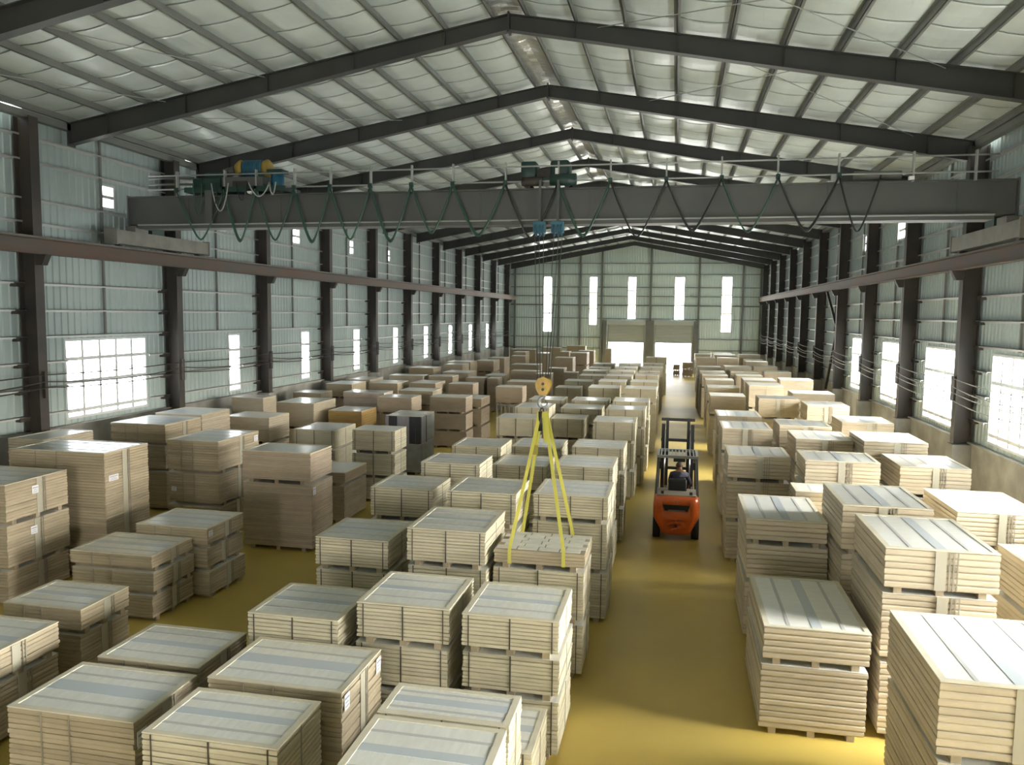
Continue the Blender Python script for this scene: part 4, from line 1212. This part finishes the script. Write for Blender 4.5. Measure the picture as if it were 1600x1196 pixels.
MB().box(-.36, .36, .12, .15, .78, .97).build('radiator_grille', 'black_plastic', cw)
MB().box(-.2, .22, .06, .12, .785, .81).build('grille_sill', 'deck_grey', cw)
MB().tube([(0, .1, .3), (0, .1, .5)], .022, 10).build('tow_pin', 'column_steel', cw)
em = MB().box(-.05, -.035, -.008, .03, 1.02, 1.075)
em.bar((.0, .0, 1.075), (.025, .0, 1.02), .012, .02, up=(0, 1, 0)).bar((.025, .0, 1.02), (.05, .0, 1.075), .012, .02, up=(0, 1, 0))
em.build('emblem', 'deck_grey', cw)
bevelled(-.5, .5, .12, .95, 1.15, 1.2, .02, 2, 'deck_grey', 'rear_deck', fk)
bevelled(-.54, .54, .74, 1.75, .34, .95, .05, 2, 'orange_paint', 'chassis', fk)
bevelled(-.52, .52, 1.7, 2.12, .3, .75, .04, 2, 'orange_paint', 'front_cowl', fk)
MB().box(-.55, .55, 1.0, 1.8, .3, .36).build('foot_plate', 'black_plastic', fk)
for s in (-1, 1):
    wh = MB().tube([(s * .585, .42, .29), (s * .40, .42, .29)], .29, 24).build('rear_wheel', 'rubber', fk)
    MB().tube([(s * .59, .42, .29), (s * .5, .42, .29)], .15, 16).build('hub', 'orange_paint', wh)
    wh = MB().tube([(s * .60, 1.95, .34), (s * .38, 1.95, .34)], .34, 24).build('front_wheel', 'rubber', fk)
    MB().tube([(s * .605, 1.95, .34), (s * .5, 1.95, .34)], .17, 16).build('hub', 'orange_paint', wh)
    MB().bar((s * .53, .34, 1.12), (s * .49, .72, 2.06), .06, .07).build('guard_post', 'guard_steel', fk)
    MB().bar((s * .53, 1.98, .75), (s * .46, 1.72, 2.06), .05, .06).build('guard_post', 'guard_steel', fk)
    MB().box(s * .36 - .035, s * .36 + .035, .18, .24, 1.19, 1.27).build('tail_lamp', 'column_steel', fk)
    mr = MB().box(s * .47 - .05, s * .47 + .05, 1.42, 1.45, 1.62, 1.82).build('mirror', 'black_plastic', fk)
# overhead guard roof
MB().box(-.53, .53, .68, .75, 2.05, 2.12).build('roof_rail', 'guard_bar', fk)
MB().box(-.5, .5, 1.72, 1.79, 2.05, 2.12).build('roof_rail', 'guard_bar', fk)
for s in (-1, 1): MB().box(s * .5 - .03, s * .5 + .03, .75, 1.72, 2.05, 2.12).build('roof_rail', 'guard_bar', fk)
for k in range(10):
    x = -.42 + .84 * k / 9
    MB().box(x - .016, x + .016, .75, 1.72, 2.065, 2.11).build('roof_bar', 'guard_bar', fk)
MB().box(-.1, .2, .74, .8, 1.95, 2.04).build('work_lamp', 'black_plastic', fk)
# mast
for s in (-1, 1):
    MB().box(s * .40 - .05, s * .40 + .05, 2.18, 2.33, .08, 2.75).build('outer_rail', 'mast_steel', fk)
    MB().box(s * .29 - .04, s * .29 + .04, 2.2, 2.32, .1, 2.92).build('inner_rail', 'mast_steel', fk)
    MB().tube([(s * .345, 2.15, .2), (s * .345, 2.15, 2.6)], .022, 10).build('lift_cylinder', 'chrome', fk)
    fkp = MB().box(s * .28 - .055, s * .28 + .055, 2.46, 3.5, .07, .11).box(s * .28 - .055, s * .28 + .055, 2.42, 2.47, .07, .75)
    fkp.build('fork', 'mast_steel', fk)
for z in (2.88, 2.30, 1.5, .5): MB().box(-.46, .46, 2.19, 2.26, z - .04, z + .04).build('cross_member', 'mast_steel', fk)
MB().box(-.44, .44, 2.36, 2.42, .25, .32).box(-.44, .44, 2.36, 2.42, .62, .69).build('fork_carriage', 'mast_steel', fk)
# seat, wheel, levers
bevelled(-.22, .26, .62, .80, .98, 1.50, .06, 3, 'black_plastic', 'seat_back', fk)
bevelled(-.22, .26, .72, 1.2, .92, 1.03, .04, 2, 'black_plastic', 'seat_cushion', fk)
MB().tube([(0.02, 1.62, .8), (0.02, 1.46, 1.22)], .03, 8).build('steering_column', 'black_plastic', fk)
sw = [(0.02 + .17 * math.cos(2 * math.pi * k / 20), 1.45 + .06 * math.sin(2 * math.pi * k / 20), 1.24 + .16 * math.sin(2 * math.pi * k / 20)) for k in range(21)]
MB().tube(sw, .014, 8).build('steering_wheel', 'black_plastic', fk)
for x in (-.34, -.3, .36, .42):
    MB().tube([(x, .9, .95), (x + .03, 1.0, 1.25)], .014, 6).build('lever', 'pipe_grey', fk)

# ------------------------------------------------------------------ driver
def skin_mesh(name, verts, edges, radii, root, levels=2):
    me = bpy.data.meshes.new(name)
    me.from_pydata(verts, edges, [])
    o = bpy.data.objects.new(name, me)
    COL.objects.link(o)
    sk = o.modifiers.new('skin', 'SKIN')
    sk.use_smooth_shade = True
    for i, r in enumerate(radii):
        r = r if isinstance(r, tuple) else (r, r)
        me.skin_vertices[0].data[i].radius = r
        me.skin_vertices[0].data[i].use_root = (i == root)
    ss = o.modifiers.new('sub', 'SUBSURF')
    ss.levels = ss.render_levels = levels
    dg = bpy.context.evaluated_depsgraph_get()
    m2 = bpy.data.meshes.new_from_object(o.evaluated_get(dg))
    bpy.data.objects.remove(o)
    return m2
per = thing('person', 'forklift driver in dark navy jacket, seen from behind, leaning forward', 'person', (FXc + .04, FY + .98, 1.03))
V, E, Rr = [], [], []
def joint(p, r, par=None):
    V.append(p); Rr.append(r)
    if par is not None: E.append((par, len(V) - 1))
    return len(V) - 1
pel = joint((0, 0, .10), (.16, .13))
wai = joint((0, .03, .24), (.155, .12), pel)
che = joint((.01, .09, .42), (.185, .125), wai)
upp = joint((.02, .14, .54), (.16, .11), che)
nk = joint((.02, .18, .62), .062, upp)
hd = joint((.02, .21, .70), (.082, .09), nk)
ht = joint((.02, .23, .80), (.075, .085), hd)
for s in (-1, 1):
    shd = joint((.02 + s * .19, .12, .52), .078, upp)
    el = joint((.02 + s * (.29 if s > 0 else .25), .22, .27), .058, shd)
    wr_ = joint((.02 + s * (.2 if s > 0 else .15), .42, .20), .038, el)
    pa = joint((.02 + s * (.18 if s > 0 else .13), .47, .21), (.042, .025), wr_)
    for q in range(4):
        f1_ = joint((.02 + s * (.2 - .02 * q) - (.03 if s < 0 else .02) * s, .53, .225 + .012 * q), .0095, pa)
        joint((.02 + s * (.2 - .02 * q) - (.03 if s < 0 else .02) * s, .535, .185 + .012 * q), .0085, f1_)
    joint((.02 + s * .11, .49, .235), .010, pa)
    hip = joint((s * .10, .06, .07), .10, pel)
    kn = joint((s * .17, .46, .07), .075, hip)
    an = joint((s * .16, .56, -.36), .045, kn)
    joint((s * .17, .70, -.42), .04, an)
bme = skin_mesh('body', V, E, Rr, pel, 2)
for q in ('jacket', 'skin', 'trousers', 'shoe', 'jacket_patch'): bme.materials.append(MATS[q])
for p in bme.polygons:
    c = p.center
    i = 0
    if c.z > .60 and abs(c.x - .02) < .13: i = 1
    elif c.y > .44 and c.z > .14: i = 1
    elif c.z < -.34: i = 3
    elif c.z < .13 and not (c.y > .3 and c.z > .14): i = 2
    elif .05 < c.x < .24 and c.z > .475: i = 4
    p.material_index = i
    p.use_smooth = True
obj('body', bme, per)
# short hair cap, ears and facial features
hb_ = bmesh.new()
bmesh.ops.create_uvsphere(hb_, u_segments=20, v_segments=14, radius=1)
for v in hb_.verts: v.co = Vector((.02 + v.co.x * .088, .20 + v.co.y * .098, .765 + v.co.z * .085))
bmesh.ops.delete(hb_, geom=[v for v in hb_.verts if v.co.z < .70 or (v.co.y > .26 and v.co.z < .80)], context='VERTS')
hm = bpy.data.meshes.new('hair'); hb_.to_mesh(hm); hb_.free()
hm.materials.append(MATS['hair'])
for p in hm.polygons: p.use_smooth = True
obj('hair', hm, per)
for s in (-1, 1):
    bevelled(.02 + s * .088 - .012, .02 + s * .088 + .012, .19, .24, .70, .765, .011, 2, 'skin', 'ear', per)
    bevelled(.02 + s * .033 - .014, .02 + s * .033 + .014, .288, .306, .735, .752, .006, 2, 'hair', 'eye', per)
bevelled(.005, .035, .29, .33, .69, .735, .012, 2, 'skin', 'nose', per)
bevelled(-.008, .048, .285, .303, .665, .678, .005, 2, 'skin', 'mouth', per)

# ------------------------------------------------------------------ cables strung along the walls
def strung(x, ys, z, sag, r, m, lab, grp):
    pts = []
    for a, b in zip(ys, ys[1:]):
        for k in range(8):
            u = k / 8
            pts.append((x, a + (b - a) * u, z - sag * 4 * u * (1 - u)))
    pts.append((x, ys[-1], z))
    o = MB().tube(pts, r, 5, m).build('wall_cable', None)
    return tag(o, lab, 'cable', grp)
for i, (z, sg) in enumerate(((4.05, .10), (3.82, .16), (3.66, .12), (3.45, .14))):
    strung(XR - .30 - .03 * i, RCOL, z, sg, .014, 'pipe_grey', 'grey cable strung along the right-hand columns, %s from the top' % ORD[i], 'cables along the right-hand columns')
for i, (z, sg) in enumerate(((4.02, .05), (3.84, .14), (3.68, .10))):
    strung(XL + .30 + .03 * i, LCOL, z, sg, .018, 'column_steel', 'dark cable strung along the left-hand columns, %s from the top' % ORD[i], 'cables along the left-hand columns')
rk = MB().box(-.05, .05, -.05, .05, -.36, .36).mesh('insulator_rack', 'column_steel')
for i, y in enumerate(RCOL):
    if 19 < y < 62:
        pass
for nm, cols, x, wall in (('l', LCOL, XL + .29, wl), ('r', RCOL, XR - .29, wr)):
    for y in cols:
        if 10 < y < 60: obj('cable_rack', rk, wall, (x, y, 3.76))
